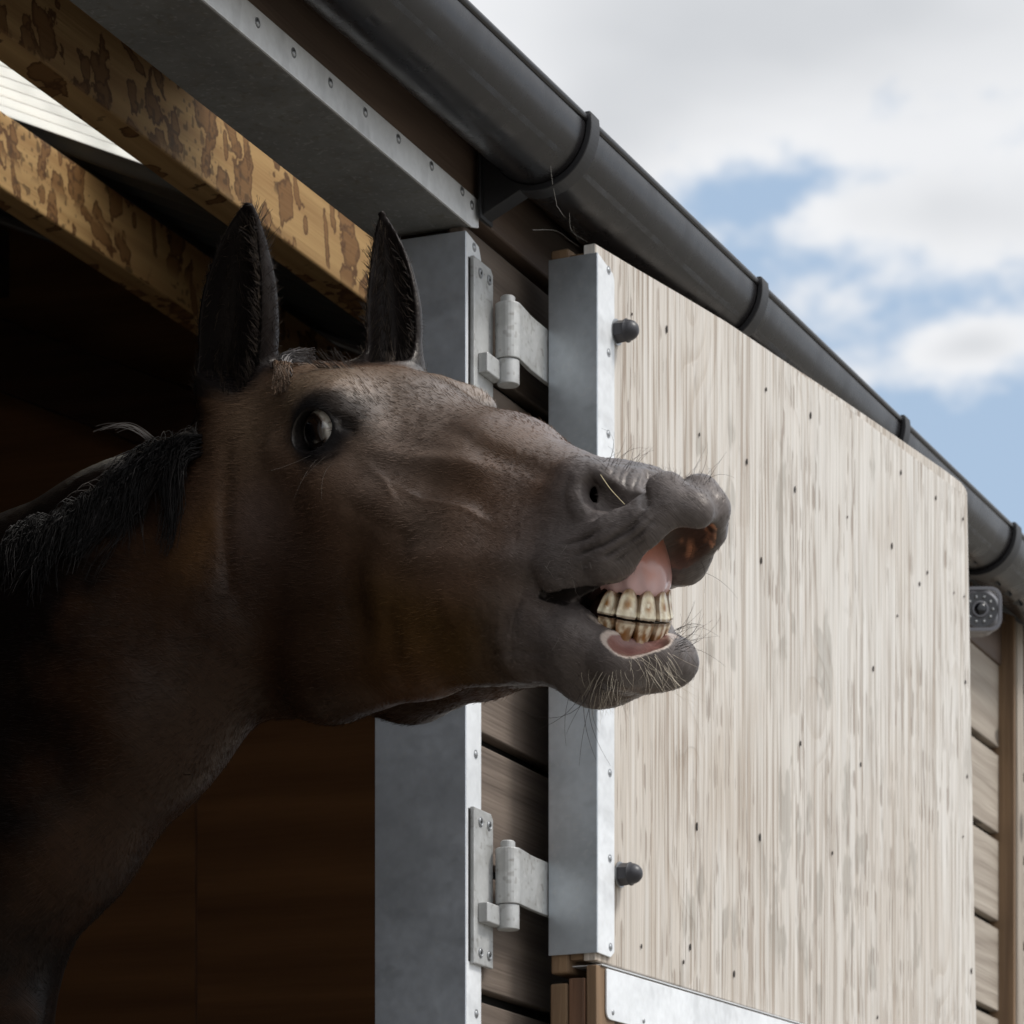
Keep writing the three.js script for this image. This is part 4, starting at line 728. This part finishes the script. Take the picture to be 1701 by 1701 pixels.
function coat(l, u, s, nl, nu, ns, mat, edge = 9) {
  const nA = fbm3(l * 22, u * 22, s * 22 + 40, 4), nB = fbm3(l * 90, u * 190, s * 190, 2), nC = fbm3(l * 300, u * 700, s * 700, 2);
  let c = mix3(LOW, COAT, sst(-0.17, -0.03, u + 0.25 * Math.max(0, l - 0.1)) * sst(-0.2, -0.08, l));  // paler above, darker below: light and shade painted into the coat
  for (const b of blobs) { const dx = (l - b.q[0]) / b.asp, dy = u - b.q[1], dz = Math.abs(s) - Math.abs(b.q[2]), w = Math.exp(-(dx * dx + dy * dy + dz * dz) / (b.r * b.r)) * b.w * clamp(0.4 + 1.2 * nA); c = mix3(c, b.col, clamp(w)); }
  const grey = sst(0.20, 0.335, l + 0.09 * (nA - 0.5)) * sst(-0.4, -0.1, u);
  c = mix3(c, [0.118, 0.104, 0.100], grey * 0.92);
  const far = sst(-0.24, -0.42, l); c = mix3(c, [0.0065, 0.0040, 0.0032], clamp(sst(-0.13, -0.22, l + 0.12 * (nA - 0.5))));  // neck blackened in colour for the shade inside the stall
  // dark skin round the eye, dark ears
  const de = Math.hypot((l - eyeDark[0]) / 1.25, u - eyeDark[1]); if (Math.abs(s) > 0.05) { c = mix3(c, [0.016, 0.0145, 0.0155], sst(0.042, 0.022, de + 0.012 * (nA - 0.5))); c = mix3(c, [0.02, 0.019, 0.02], sst(0.03, 0.015, Math.hypot((l - browDark[0]) / 1.5, u - browDark[1])) * 0.8); }
  if (l < -0.03 && l > -0.26 && u > 0) { const e = Math.min(...ears.map((p) => primD(p, l, u, s))); c = mix3(c, [0.015, 0.0115, 0.0105], sst(0.022, 0.004, e + 0.02 * (nA - 0.5))); }
  if (mat === 3) c = [0.012, 0.0095, 0.009];
  c = c.map((v) => v * (0.62 + 0.42 * nA + 0.22 * nB + 0.16 * nC));
  if (mat === 1) {                                           // lining of the lips: mottled pink and brown, dark towards the skin
    const m = fbm3(l * 60, u * 60, s * 60 + 9, 3), up = sst(-0.05, -0.03, u);
    let k = mix3([0.235, 0.110, 0.095], mix3([0.72, 0.36, 0.21], [0.07, 0.045, 0.035], sst(0.45, 0.6, m)), up);
    if (s < -0.018 && u > -0.07) k = mix3(k, [0.06, 0.038, 0.03], 0.65 * sst(0.35, 0.55, m));
    c = k;
  } else if (mat === 5) c = mix3(c, [0.008, 0.007, 0.007], 0.8);
  if (edge < 0.006 && u < -0.080 && l > 0.346) c = mix3([0.55, 0.46, 0.40], c, sst(0.0014, 0.0026, edge));
  else if (mat === 4) c = [0.012, 0.010, 0.010];
  else if (mat === 2) c = [0.014, 0.012, 0.012];
  return c;
}
const furTex = tex(1024, 1024, tiled((u, v) => { const w = fbm(u * 8, v * 8, 3, 600); const a = n2(u * 60 + w * 6, v * 340 + w * 10, 601), b = n2(u * 120 + w * 6, v * 480 + w * 14, 602), c = fbm(u * 40, v * 60, 3, 603); const k = 0.45 * a + 0.3 * b + 0.25 * c; return [k, k, k]; }), { repeat: [5, 5] });
const furCol = tex(1024, 1024, tiled((u, v) => { const w = fbm(u * 8, v * 8, 3, 600); const a = n2(u * 60 + w * 6, v * 340 + w * 10, 601), b = n2(u * 120 + w * 6, v * 480 + w * 14, 602); const k = 0.62 + 0.42 * (0.6 * a + 0.4 * b); return [k, k, k]; }), { srgb: true, repeat: [5, 5] });
// how glossy the hair is: shining on the face, cut low on the neck to keep it in shade
const glossTex = (() => { const d = new Uint8Array(64 * 4 * 4); for (let j = 0; j < 4; j++) for (let i = 0; i < 64; i++) d.fill(Math.round(255 * i / 63), (j * 64 + i) * 4, (j * 64 + i) * 4 + 4); const x = new THREE.DataTexture(d, 64, 4, THREE.RGBAFormat); x.magFilter = THREE.LinearFilter; x.channel = 1; x.needsUpdate = true; return x; })();
const glossAt = (l, u, s, mat) => mat === 1 ? 0.9 : mat === 3 ? 0.12 : lerp(0.10, lerp(0.25, 0.85, sst(-0.16, 0.01, u + 0.25 * Math.max(0, l - 0.15))), sst(-0.2, -0.07, l)) * (ears.some((p) => primD(p, l, u, s) < 0.006) ? 0.3 : 1) * lerp(1, 0.42, sst(0.24, 0.32, l)) * 0.97 + 0.01;
const coatMat = new THREE.MeshPhysicalMaterial({ vertexColors: true, map: furCol, bumpMap: furTex, bumpScale: 0.0005, roughness: 0.33, specularIntensity: 1, specularIntensityMap: glossTex, specularColor: new THREE.Color(1, 0.87, 0.76), clearcoat: 0.5, clearcoatMap: glossTex, clearcoatRoughness: 0.36, sheen: 0.04, sheenColor: new THREE.Color(0.35, 0.34, 0.36), sheenRoughness: 0.45 }); coatMat.name = 'short dark coat';
const baseW = (() => { const w = toWorld(...loc(-60, 1300, 3.6)); return [w[0], 0, w[2] - 0.4]; })();
const horse = thing('horse', 'dark brown horse leaning out of the stable, lip curled up and teeth bared', 'horse', baseW);
function skin(P, I, fine) {
  const n = P.length / 3, pos = new Float32Array(n * 3), col = new Float32Array(n * 3), uv = new Float32Array(n * 2), g = new THREE.BufferGeometry(), mats = new Uint8Array(n);
  const e = fine ? 0.0012 : 0.004, q = new Float32Array(P);
  const gloss = new Float32Array(n * 2);
  for (let i = 0; i < n; i++) {
    let x = P[3 * i], y = P[3 * i + 1], z = P[3 * i + 2];
    const list = near(x, y, z);
    const gx = field(list, x + e, y, z) - field(list, x - e, y, z), gy = field(list, x, y + e, z) - field(list, x, y - e, z), gz = field(list, x, y, z + e) - field(list, x, y, z - e), gl = Math.hypot(gx, gy, gz) || 1;
    const f0 = field(list, x, y, z); mats[i] = lastMat; const edge = lastEdge; const N = [gx / gl, gy / gl, gz / gl];
    crease = 0; let h = fine && (mats[i] === 0 || mats[i] === 5) ? relief(x, y, z) : 0; const cr = crease;
    h += 0.0009 * (fbm3(x * 75, y * 75, z * 75, 3) - 0.5) * (mats[i] === 0 ? 1 : 0.4) + 0.0035 * (fbm3(x * 18 + 7, y * 18, z * 18, 2) - 0.5) * (mats[i] === 0 && Math.abs(x) < 0.28 ? 1 : 0.2);
    if (x > 0.22 && mats[i] === 0) h += 0.0010 * (fbm3(x * 190, y * 190, z * 190, 2) - 0.5);
    q[3 * i] = x + N[0] * h; q[3 * i + 1] = y + N[1] * h; q[3 * i + 2] = z + N[2] * h;
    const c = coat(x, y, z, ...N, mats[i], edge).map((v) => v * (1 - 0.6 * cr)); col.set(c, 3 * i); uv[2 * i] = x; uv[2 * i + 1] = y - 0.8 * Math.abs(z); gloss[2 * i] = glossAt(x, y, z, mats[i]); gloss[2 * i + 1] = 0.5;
  }
  for (let i = 0; i < n; i++) { const w = toWorld(q[3 * i], q[3 * i + 1], q[3 * i + 2]); pos[3 * i] = w[0]; pos[3 * i + 1] = w[1]; pos[3 * i + 2] = w[2]; }
  g.setAttribute('position', new THREE.BufferAttribute(pos, 3)); g.setAttribute('color', new THREE.BufferAttribute(col, 3)); g.setAttribute('uv', new THREE.BufferAttribute(uv, 2)); g.setAttribute('uv1', new THREE.BufferAttribute(gloss, 2)); g.setIndex(I); g.computeVertexNormals();
  return g;
}
const SEAM = -0.235;
const headMesh = meshField([SEAM - 0.004, -0.75, -0.24], [0.47, 0.25, 0.32], 0.0019, (l) => l > SEAM - 0.003);
const lo = [1e3, 1e3, 1e3], hi = [-1e3, -1e3, -1e3]; for (const p of prims) for (let k = 0; k < 3; k++) { lo[k] = Math.min(lo[k], p.c[k] - p.R - 0.03); hi[k] = Math.max(hi[k], p.c[k] + p.R + 0.03); } hi[0] = Math.min(hi[0], SEAM + 0.02);
const bodyMesh = meshField(lo, hi, 0.006, (l) => l < SEAM + 0.006);
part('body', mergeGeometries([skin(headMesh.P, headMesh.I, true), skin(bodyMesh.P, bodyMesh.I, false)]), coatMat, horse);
// ---- eye
{
  for (const q of [1, -1]) {
    const g = new THREE.SphereGeometry(eyeR, 64, 48), p = g.attributes.position, col = new Float32Array(p.count * 3), pos = new Float32Array(p.count * 3);
    // the gaze is turned back: white shows at the front corner
    const look = [-0.06, -0.19, 0.98 * q], ll = Math.hypot(...look), fwd = look.map((v) => v / ll);
    for (let i = 0; i < p.count; i++) {
      const d = [p.getX(i) / eyeR, p.getY(i) / eyeR, p.getZ(i) / eyeR], a = Math.acos(clamp(dot(d, fwd), -1, 1)), bulge = 1 + 0.05 * Math.exp(-((a / 0.55) ** 2));
      const iris = sst(0.90, 0.86, a), vein = fbm3(d[0] * 9, d[1] * 9, d[2] * 9, 3);
      let c = mix3([0.90, 0.86, 0.78], [0.35, 0.18, 0.11], sst(0.5, 0.72, vein) * 0.5); c = mix3(c, [0.06, 0.03, 0.018], sst(1.02, 0.9, a)); c = mix3(c, [0.012, 0.007, 0.005], iris); c = mix3(c, [0.002, 0.002, 0.003], sst(0.5, 0.45, a));
      col.set(c, 3 * i); const w = toWorld(eyeC[0] + d[0] * eyeR * bulge, eyeC[1] + d[1] * eyeR * bulge, eyeC[2] * q + d[2] * eyeR * bulge); pos.set(w, 3 * i);
    }
    g.setAttribute('position', new THREE.BufferAttribute(pos, 3)); g.setAttribute('color', new THREE.BufferAttribute(col, 3)); g.computeVertexNormals();
    part('eye', g, M.eye ?? (M.eye = new THREE.MeshPhysicalMaterial({ vertexColors: true, roughness: 0.12, clearcoat: 1, clearcoatRoughness: 0.02 })), horse); M.eye.name = 'wet eye';
  }
}
// ---- teeth and gums
const AL = 0.356, AR = [0.035, 0.0335];                     // centre and half axes of the arch (forward, sideways)
const arch = (th, k = 1) => [AL + Math.cos(th) * AR[0] * k, Math.sin(th) * AR[1] * k];
M.tooth = new THREE.MeshPhysicalMaterial({ vertexColors: true, roughness: 0.28, clearcoat: 0.5, clearcoatRoughness: 0.15 }); M.tooth.name = 'stained tooth';
M.gum = new THREE.MeshPhysicalMaterial({ vertexColors: true, roughness: 0.3, clearcoat: 0.7, clearcoatRoughness: 0.18 }); M.gum.name = 'wet gum';
const BITE = -0.0935, dip = 0.004;
function tooth(th, w, hgt, upper, k) {
  const g = new THREE.BoxGeometry(2, 2, 2, 14, 20, 6), p = g.attributes.position, pos = new Float32Array(p.count * 3), col = new Float32Array(p.count * 3);
  const [cl, cs] = arch(th), out = [Math.cos(th), 0, Math.sin(th)], tan = [-Math.sin(th), 0, Math.cos(th)], sgn = upper ? 1 : -1;
  for (let i = 0; i < p.count; i++) {
    let x = p.getX(i), y = p.getY(i), z = p.getZ(i);
    const m = Math.max(Math.abs(x), Math.abs(z)), r = Math.hypot(x, z) || 1, sq = lerp(1, m / r, 0.42); x *= sq; z *= sq;               // rounded corners
    const t = (y + 1) / 2;                                  // 0 at the bite, 1 at the gum
    const tip = upper ? 1 - 0.10 * t - 0.24 * t * t * t : 1 - 0.20 * t - 0.42 * t * t, edge = 1 - 0.10 * sst(0.10, 0, t);
    const X = x * w / 2 * tip * edge, Y = t * hgt * (1 - (upper ? 0.20 : 0.35) * x * x * t) + (t < 0.05 ? 0.0006 * (n2(x * 3 + th * 9, k, 7) - 0.5) : 0), Z = z * 0.0052 * edge + (upper ? 0.004 : 0.005) * Math.sin(t * 1.3) * -1 + (1 - t) * 0.0025 + 0.0004 * Math.cos(x * 6.3);
    const base = [cl, BITE + sgn * 0.0012, cs], v = [0, 1, 2].map((q) => base[q] + out[q] * (Z + (upper ? 0 : -0.001 + 0.001 * t)) + tan[q] * X); v[1] += sgn * Y - dip * Math.cos(th) * 0 ;
    pos.set(toWorld(v[0], v[1], v[2]), 3 * i);
    const nn = fbm(x * 2.2 + th * 11, y * 2.2 + k, 4, 700 + k), side = sst(0.58, 0.95, Math.abs(x) + 0.16 * (nn - 0.5)), gum = sst(upper ? 0.74 : 0.40, 0.95, t + 0.22 * (nn - 0.5)), mark = Math.exp(-((x / 0.42) ** 2) - (((t - (upper ? 0.46 : 0.4)) / 0.19) ** 2)) * sst(0.34, 0.52, nn + 0.08);
    let c = mix3([0.95, 0.90, 0.73], [0.88, 0.72, 0.42], clamp(0.25 + 0.9 * (nn - 0.35)));
    c = mix3(c, [0.78, 0.72, 0.55], sst(0.45, 0.1, t) * 0.6);
    c = mix3(c, [0.36, 0.165, 0.035], clamp(mark * 1.1)); c = mix3(c, [0.24, 0.10, 0.03], gum * 0.8); c = mix3(c, [0.13, 0.055, 0.02], side * (upper ? 0.75 : 0.9) * sst(0.05, 0.4, t));
    c = mix3(c, [0.30, 0.13, 0.03], sst(0.5, 0.62, fbm(x * 4 + th * 5, y * 5 + k * 3, 4, 740)) * 0.22);
    if (!upper) c = mix3(c, [0.20, 0.085, 0.02], 0.15 + 0.65 * sst(0.36, 0.6, nn));
    if (t < 0.06) c = mix3(c, [0.12, 0.06, 0.03], 0.7);
    col.set(c, 3 * i);
  }
  g.setAttribute('position', new THREE.BufferAttribute(pos, 3)); g.setAttribute('color', new THREE.BufferAttribute(col, 3)); g.computeVertexNormals();
  part('tooth', g, M.tooth, horse);
}
[-1.22, -0.74, -0.25, 0.25, 0.74, 1.22].forEach((th, i) => { const w = [0.0168, 0.0192, 0.0178][Math.min(i, 5 - i)]; tooth(th, w, [0.020, 0.0245, 0.0245][Math.min(i, 5 - i)], true, i); tooth(th * 0.98, w * 0.98, [0.023, 0.030, 0.0325][Math.min(i, 5 - i)], false, i + 20); });
function gumMesh(name, upper) {
  const NT = 60, NH = 26, pos = [], col = [], idx = [];
  for (let j = 0; j <= NH; j++) for (let i = 0; i <= NT; i++) {
    const th = lerp(-1.62, 1.62, i / NT), t = j / NH;
    const scallop = 0.5 + 0.5 * Math.cos((th / 0.49 + 0.5) * 2 * Math.PI);   // papillae between the teeth
    let k, u;
    if (upper) { const y0 = BITE + 0.0175 - 0.005 * (1 - scallop) + (1 - scallop) * 0.0085; u = lerp(y0, -0.012, t); k = 0.93 + 0.05 * scallop * (1 - t) * sst(0, 0.2, t) + 0.13 * Math.sin(Math.min(1, t * 3.2) * 1.57) - 0.30 * sst(0.35, 1, t); }
    else { const y0 = BITE - 0.013 - (1 - scallop) * 0.011; u = lerp(y0, -0.140, t); k = 0.80 + 0.16 * Math.sin(Math.min(1, t * 3) * 1.57); }
    const [cl, cs] = arch(th, k), n = fbm(th * 6, t * 6, 3, upper ? 801 : 802);
    pos.push(...toWorld(cl - (upper ? 0.012 * t : 0.002), u, cs));
    let c = mix3([0.62, 0.41, 0.40], [0.54, 0.27, 0.22], sst(0.12, 0.5, t + 0.3 * (n - 0.5))); c = mix3(c, [0.47, 0.20, 0.12], sst(0.45, 0.85, t) * (upper ? 1 : 0.3)); c = mix3(c, [0.30, 0.12, 0.07], sst(0.06, 0, t) * 0.6); if (!upper) c = c.map((v) => v * 0.72);
    col.push(...c.map((v) => v * (0.86 + 0.28 * n)));
  }
  for (let j = 0; j < NH; j++) for (let i = 0; i < NT; i++) { const a = j * (NT + 1) + i; const q = [a, a + 1, a + NT + 2, a + NT + 1]; upper ? idx.push(q[0], q[2], q[1], q[0], q[3], q[2]) : idx.push(q[0], q[1], q[2], q[0], q[2], q[3]); }
  const g = new THREE.BufferGeometry(); g.setAttribute('position', new THREE.Float32BufferAttribute(pos, 3)); g.setAttribute('color', new THREE.Float32BufferAttribute(col, 3)); g.setIndex(idx); g.computeVertexNormals();
  part(name, g, M.gum, horse);
}
gumMesh('upper_gum', true); gumMesh('lower_gum', false);
{ // added dark filler for the shade at the back of the mouth
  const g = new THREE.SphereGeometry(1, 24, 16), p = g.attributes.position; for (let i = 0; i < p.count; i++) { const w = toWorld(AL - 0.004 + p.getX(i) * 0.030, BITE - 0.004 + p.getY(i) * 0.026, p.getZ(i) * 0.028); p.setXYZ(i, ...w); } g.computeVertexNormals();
  part('mouth_shade', g, new THREE.MeshStandardMaterial({ color: new THREE.Color(0.03, 0.012, 0.01), roughness: 0.5 }), horse);
}
// ---- hair: every strand a thin tapered tube grown from the skin
class Hair {
  constructor() { this.p = []; this.c = []; this.i = []; this.n = 0; }
  strand(pts, r0, r1, col, sides = 3) {                       // points in head axes
    const n = pts.length;
    for (let k = 0; k < n; k++) {
      const a = pts[Math.max(0, k - 1)], b = pts[Math.min(n - 1, k + 1)], t = b.map((v, q) => v - a[q]), tl = Math.hypot(...t) || 1, T = t.map((v) => v / tl);
      const h = Math.abs(T[1]) < 0.8 ? [0, 1, 0] : [1, 0, 0]; let A = [T[1] * h[2] - T[2] * h[1], T[2] * h[0] - T[0] * h[2], T[0] * h[1] - T[1] * h[0]]; const al = Math.hypot(...A) || 1; A = A.map((v) => v / al); const B = [T[1] * A[2] - T[2] * A[1], T[2] * A[0] - T[0] * A[2], T[0] * A[1] - T[1] * A[0]];
      const r = lerp(r0, r1, k / (n - 1));
      for (let s = 0; s < sides; s++) { const an = s / sides * 6.2832, x = Math.cos(an) * r, y = Math.sin(an) * r; this.p.push(...toWorld(pts[k][0] + A[0] * x + B[0] * y, pts[k][1] + A[1] * x + B[1] * y, pts[k][2] + A[2] * x + B[2] * y)); this.c.push(...col); }
      if (k) for (let s = 0; s < sides; s++) { const a0 = this.n + (k - 1) * sides + s, a1 = this.n + (k - 1) * sides + (s + 1) % sides; this.i.push(a0, a1, a0 + sides, a1, a1 + sides, a0 + sides); }
    }
    this.n += n * sides;
  }
  build(name, mat) { const g = new THREE.BufferGeometry(); g.setAttribute('position', new THREE.Float32BufferAttribute(this.p, 3)); g.setAttribute('color', new THREE.Float32BufferAttribute(this.c, 3)); g.setIndex(this.i); g.computeVertexNormals(); const m = part(name, g, mat, horse); m.userData.kind = 'stuff'; return m; }
}
M.hair = new THREE.MeshPhysicalMaterial({ vertexColors: true, roughness: 0.5, specularIntensity: 0.35 }); M.hair.name = 'horse hair';
const DOWN = (() => { const a = loc(300, 900, 3.4), b = loc(300, 1000, 3.4), d = b.map((v, k) => v - a[k]), n = Math.hypot(...d); return d.map((v) => v / n); })();
const LEFT = (() => { const a = loc(300, 900, 3.4), b = loc(200, 900, 3.44), d = b.map((v, k) => v - a[k]), n = Math.hypot(...d); return d.map((v) => v / n); })();
const tint = (c, a, b) => { const k = rr(a, b); return c.map((v) => v * k); };
const SIDE = [0, 0, 1], FWD = [1, 0, 0];
const add3 = (a, b, k) => a.map((v, q) => v + b[q] * k);
const out = (p, gap) => { for (let i = 0; i < 3; i++) { const f = field(near(...p), ...p); if (f > gap) break; p = add3(p, normalAt(...p), gap - f); } return p; };
const along = (list, t) => { const n = list.length - 1, i = Math.min(n - 1, Math.floor(t * n)), k = t * n - i; return list[i].map((v, q) => lerp(v, list[i + 1][q], k)); };
{ // mane: falls from the crest over the near side of the neck, frizzy at the top
  const H = new Hair(), crest = [[332, 712], [300, 726], [262, 738], [225, 762], [190, 790], [150, 818], [100, 846], [50, 862], [-20, 880]];
  for (let k = 0; k < 1250; k++) {
    const t = Math.pow(rnd(), 1.3) * 0.9, clump = Math.floor(t * 46), [px, py] = along(crest, t), root = skinAt(px + rr(-6, 6), py + rr(8, 46)); if (!root) continue;
    const N = normalAt(...root), len = (0.03 + 0.11 * hash3(clump, 3, 8)) * (1 - 0.35 * sst(0.3, 0.8, t)) * rr(0.6, 1.15), seg = 9; let p = root, d = add3(add3(N, LEFT, rr(-0.2, 0.5)), DOWN, rr(-0.5, 0.4)); const pts = [p], curl = (hash3(clump, 5, 8) - 0.5) * 3.2 + rr(-0.4, 0.4), ph = hash3(clump, 6, 8) * 6 + rr(-0.5, 0.5);
    for (let i = 1; i <= seg; i++) {
      const g = i / seg; d = add3(add3(d.map((v) => v * 0.62), DOWN, 0.55), LEFT, 0.10 + 0.10 * curl + 0.16 * Math.sin(ph + g * 7)); const n = Math.hypot(...d); d = d.map((v) => v / n);
      p = out(add3(p, d, len / seg), 0.003 + 0.012 * hash3(k, i, 5) * (1 - g * 0.5)); pts.push(p);
    }
    const l = rnd(), c = l < 0.04 ? [0.045, 0.04, 0.038] : tint([0.006, 0.0048, 0.0045], 0.5, 1.5); H.strand(pts, 0.0007, 0.00025, c);
  }
  for (let k = 0; k < 170; k++) {                            // frizz standing off the top of the crest, coloured grey for its highlights
    const t = rnd() * 0.62, [px, py] = along(crest, t), root = skinAt(px, py + rr(6, 16)); if (!root) continue; const pts = [root]; let p = root, d = add3(add3(DOWN.map((v) => -v), LEFT, rr(-0.6, 1.2)), SIDE, rr(-0.3, 0.5)); const L = rr(0.012, 0.035), cu = rr(-1, 1);
    for (let i = 1; i <= 6; i++) { d = add3(add3(d, DOWN, 0.28), LEFT, 0.25 * cu); const n = Math.hypot(...d); p = add3(p, d, L / 6 / n); pts.push(p); } H.strand(pts, 0.00045, 0.00015, tint([0.10, 0.09, 0.082], 0.4, 1.4));
  }
  for (let k = 0; k < 14; k++) {                             // a loose wisp blown back
    const a = [250 + rr(-10, 10), 728 + rr(-3, 5)], e = [158 + rr(-6, 40), 712 + rr(-4, 8)], pts = []; for (let i = 0; i <= 8; i++) { const t = i / 8; pts.push(loc(lerp(a[0], e[0], t), lerp(a[1], e[1], t) - Math.sin(t * 3.1) * (12 + k * 0.4), 3.36)); } H.strand(pts, 0.0004, 0.00015, [0.09, 0.08, 0.075]);
  }
  H.build('mane', M.hair);
}
{ // forelock: a short tuft between the ears, some strands coloured grey for the light on them
  const H = new Hair();
  for (let k = 0; k < 420; k++) {
    const root = skinAt(rr(452, 486), rr(604, 626)); if (!root) continue; const right = rnd() < 0.45, pts = [root]; const e = right ? [rr(480, 525), rr(578, 606)] : [rr(450, 482), rr(628, 652)], a = [460 + rr(-10, 20), 586 + rr(-6, 10)];
    const dep = 3.27 - (right ? 0.01 : 0.03), q = [loc(a[0], a[1], dep), loc(e[0], e[1] + rr(-4, 4), dep - 0.005)];
    for (let i = 1; i <= 7; i++) { const t = i / 7, s = 1 - t; pts.push([0, 1, 2].map((z) => s * s * root[z] + 2 * s * t * q[0][z] + t * t * q[1][z] + 0.0012 * (hash3(k, i, z) - 0.5))); }
    const c = right ? [0.20, 0.185, 0.18] : mix3([0.17, 0.12, 0.085], [0.10, 0.055, 0.03], rnd()); H.strand(pts, 0.0005, 0.0002, tint(c, 0.35, 1.3));
  }
  for (let k = 0; k < 40; k++) { const x = rr(520, 600), r = skinAt(x, 612); if (!r) continue; const N = normalAt(...r), pts = [r]; for (let i = 1; i <= 5; i++) pts.push(add3(add3(r, N, i * 0.003 * rr(0.5, 1)), FWD, -0.006 * i)); H.strand(pts, 0.0003, 0.0001, [0.06, 0.05, 0.045]); }
  H.build('forelock', M.hair);
}
{ // hair on the rims and in the hollows of the ears
  const H = new Hair();
  for (const [E, n] of [[nearEar, 1300], [farEar, 900]]) for (let k = 0; k < n; k++) {
    const a = Math.pow(rnd(), 1.2) * 0.93, f = Math.pow(Math.sin(Math.PI * (0.25 + 0.735 * a)), 0.78), inner = rnd() < 0.5, th = inner ? rr(0.2, 2.94) : rr(-0.25, 3.4);
    let p = [0, 1, 2].map((q) => E.base[q] + E.A[q] * E.len * a + E.B[q] * Math.cos(th) * E.Wd * f * (inner ? 0.75 : 1) * (rnd() < 0.5 ? 1 : -1) + E.C[q] * Math.sin(th) * E.Wd * f * (inner ? 0.1 : 0.7));
    for (let i = 0; i < 4; i++) { const F0 = field(near(...p), ...p); p = add3(p, normalAt(...p), -F0); } if (Math.abs(field(near(...p), ...p)) > 0.002) continue;
    const N = normalAt(...p), L = rr(0.006, inner ? 0.022 : 0.011), pts = [p]; let d = add3(add3(N, E.A, rr(0.6, 1.6)), E.B, rr(-0.5, 0.5)), q = p; const cu = rr(-0.2, 0.35);
    for (let i = 1; i <= 4; i++) { d = add3(d, E.A, cu); const n2_ = Math.hypot(...d); q = add3(q, d, L / 4 / n2_); pts.push(q); }
    const c = mix3([0.022, 0.016, 0.013], [0.13, 0.10, 0.075], Math.pow(rnd(), 5)); H.strand(pts, 0.0003, 0.0001, c);
  }
  H.build('ear_hair', M.hair);
}
{ // whiskers on chin, lips and round the eye
  const H = new Hair();
  const wh = (x0, x1, y0, y1, n, dir, L0, L1, col, r, droop) => { for (let k = 0; k < n; k++) { const p = skinAt(rr(x0, x1), rr(y0, y1)); if (!p) continue; const N = normalAt(...p), L = rr(L0, L1), pts = [p]; let d = add3(N.map((v) => v * 0.8), dir, rr(0.5, 1.2)), q = p; d = d.map((v) => v + rr(-0.35, 0.35)); const bend = [rr(-0.2, 0.2), rr(-0.2, 0.2), rr(-0.2, 0.2)]; for (let i = 1; i <= 8; i++) { d = add3(add3(d, DOWN, droop), bend, 1); const n = Math.hypot(...d); d = d.map((v) => v / n); q = add3(q, d, L / 8); pts.push(q); } H.strand(pts, r, r * 0.35, tint(col, 0.6, 1.3)); } };
  const pale = [0.50, 0.44, 0.35], dk = [0.035, 0.028, 0.025], R_ = LEFT.map((v) => -v);
  wh(965, 1050, 1112, 1160, 44, add3(DOWN, LEFT, 0.25), 0.010, 0.034, pale, 0.00015, 0.22); wh(1030, 1120, 1084, 1118, 40, add3(DOWN, R_, 0.5), 0.02, 0.055, pale, 0.00015, 0.12);
  wh(960, 1000, 1120, 1160, 8, add3(DOWN, LEFT, 0.6), 0.05, 0.075, dk, 0.0003, 0.02); wh(1118, 1136, 1040, 1085, 34, R_, 0.018, 0.05, dk, 0.0002, 0.0);
  wh(1000, 1062, 760, 785, 16, add3(R_, DOWN, -0.7), 0.016, 0.04, dk, 0.0002, 0.0); wh(1085, 1190, 786, 800, 70, DOWN.map((v) => -v), 0.004, 0.012, [0.3, 0.27, 0.25], 0.00016, 0.0); wh(1120, 1190, 790, 810, 8, add3(R_, DOWN, -1), 0.02, 0.035, dk, 0.00018, 0);
  wh(1150, 1200, 850, 960, 10, R_, 0.015, 0.04, dk, 0.00018, 0.05); wh(510, 560, 755, 775, 4, add3(DOWN, LEFT, 0.5), 0.03, 0.05, [0.16, 0.14, 0.12], 0.00014, 0.08); wh(880, 1000, 900, 1060, 26, R_, 0.008, 0.02, [0.2, 0.18, 0.16], 0.00016, 0.1);
  H.build('whiskers', M.hair);
}
{ // the short coat itself where it catches the light, lying back along the head
  const H = new Hair(), P = headMesh.P, n = P.length / 3;
  for (let k = 0; k < 72000; k++) {
    const i = Math.floor(rnd() * n), p = [P[3 * i], P[3 * i + 1], P[3 * i + 2]]; if (p[0] > 0.30 && rnd() < 0.55 || p[2] < (p[0] < 0.22 && p[1] > 0 ? -0.11 : -0.045)) continue;
    field(near(...p), ...p); if (lastMat) continue;
    const N = normalAt(...p), w = [-0.8, -0.25, 0.15]; let T = add3(w, N, -dot(w, N)); const tl = Math.hypot(...T) || 1; T = T.map((v) => v / tl + rr(-0.22, 0.22));
    const L = rr(0.004, 0.0085) * (p[0] > 0.2 ? 0.6 : 1), h = relief(...p), a = add3(p, N, h - 0.0005), b = add3(add3(a, T, L * 0.5), N, L * 0.16), c2 = add3(add3(a, T, L), N, L * 0.22);
    H.strand([a, b, c2], 0.00022, 0.00007, tint(coat(...p, ...N, 0), 0.7, 1.75));
  }
  H.build('coat_hair', M.hair);
}
{ // a stalk of straw stuck to the nostril
  const a = skinAt(1000, 789), b = skinAt(1040, 838), w = (p, k) => new THREE.Vector3(...toWorld(...add3(p, SIDE, k))); const cv = new THREE.CatmullRomCurve3([w(a, 0.002), w(a.map((v, k) => (v + b[k]) / 2), 0.004), w(b, 0.002)]);
  const m = part('straw', new THREE.TubeGeometry(cv, 12, 0.00032, 6), new THREE.MeshStandardMaterial({ color: new THREE.Color(0.55, 0.47, 0.28), roughness: 0.7 }), scene); tag(m, 'single pale stalk of straw across the horse\'s near nostril', 'straw');
}
renderer.render(scene, camera);
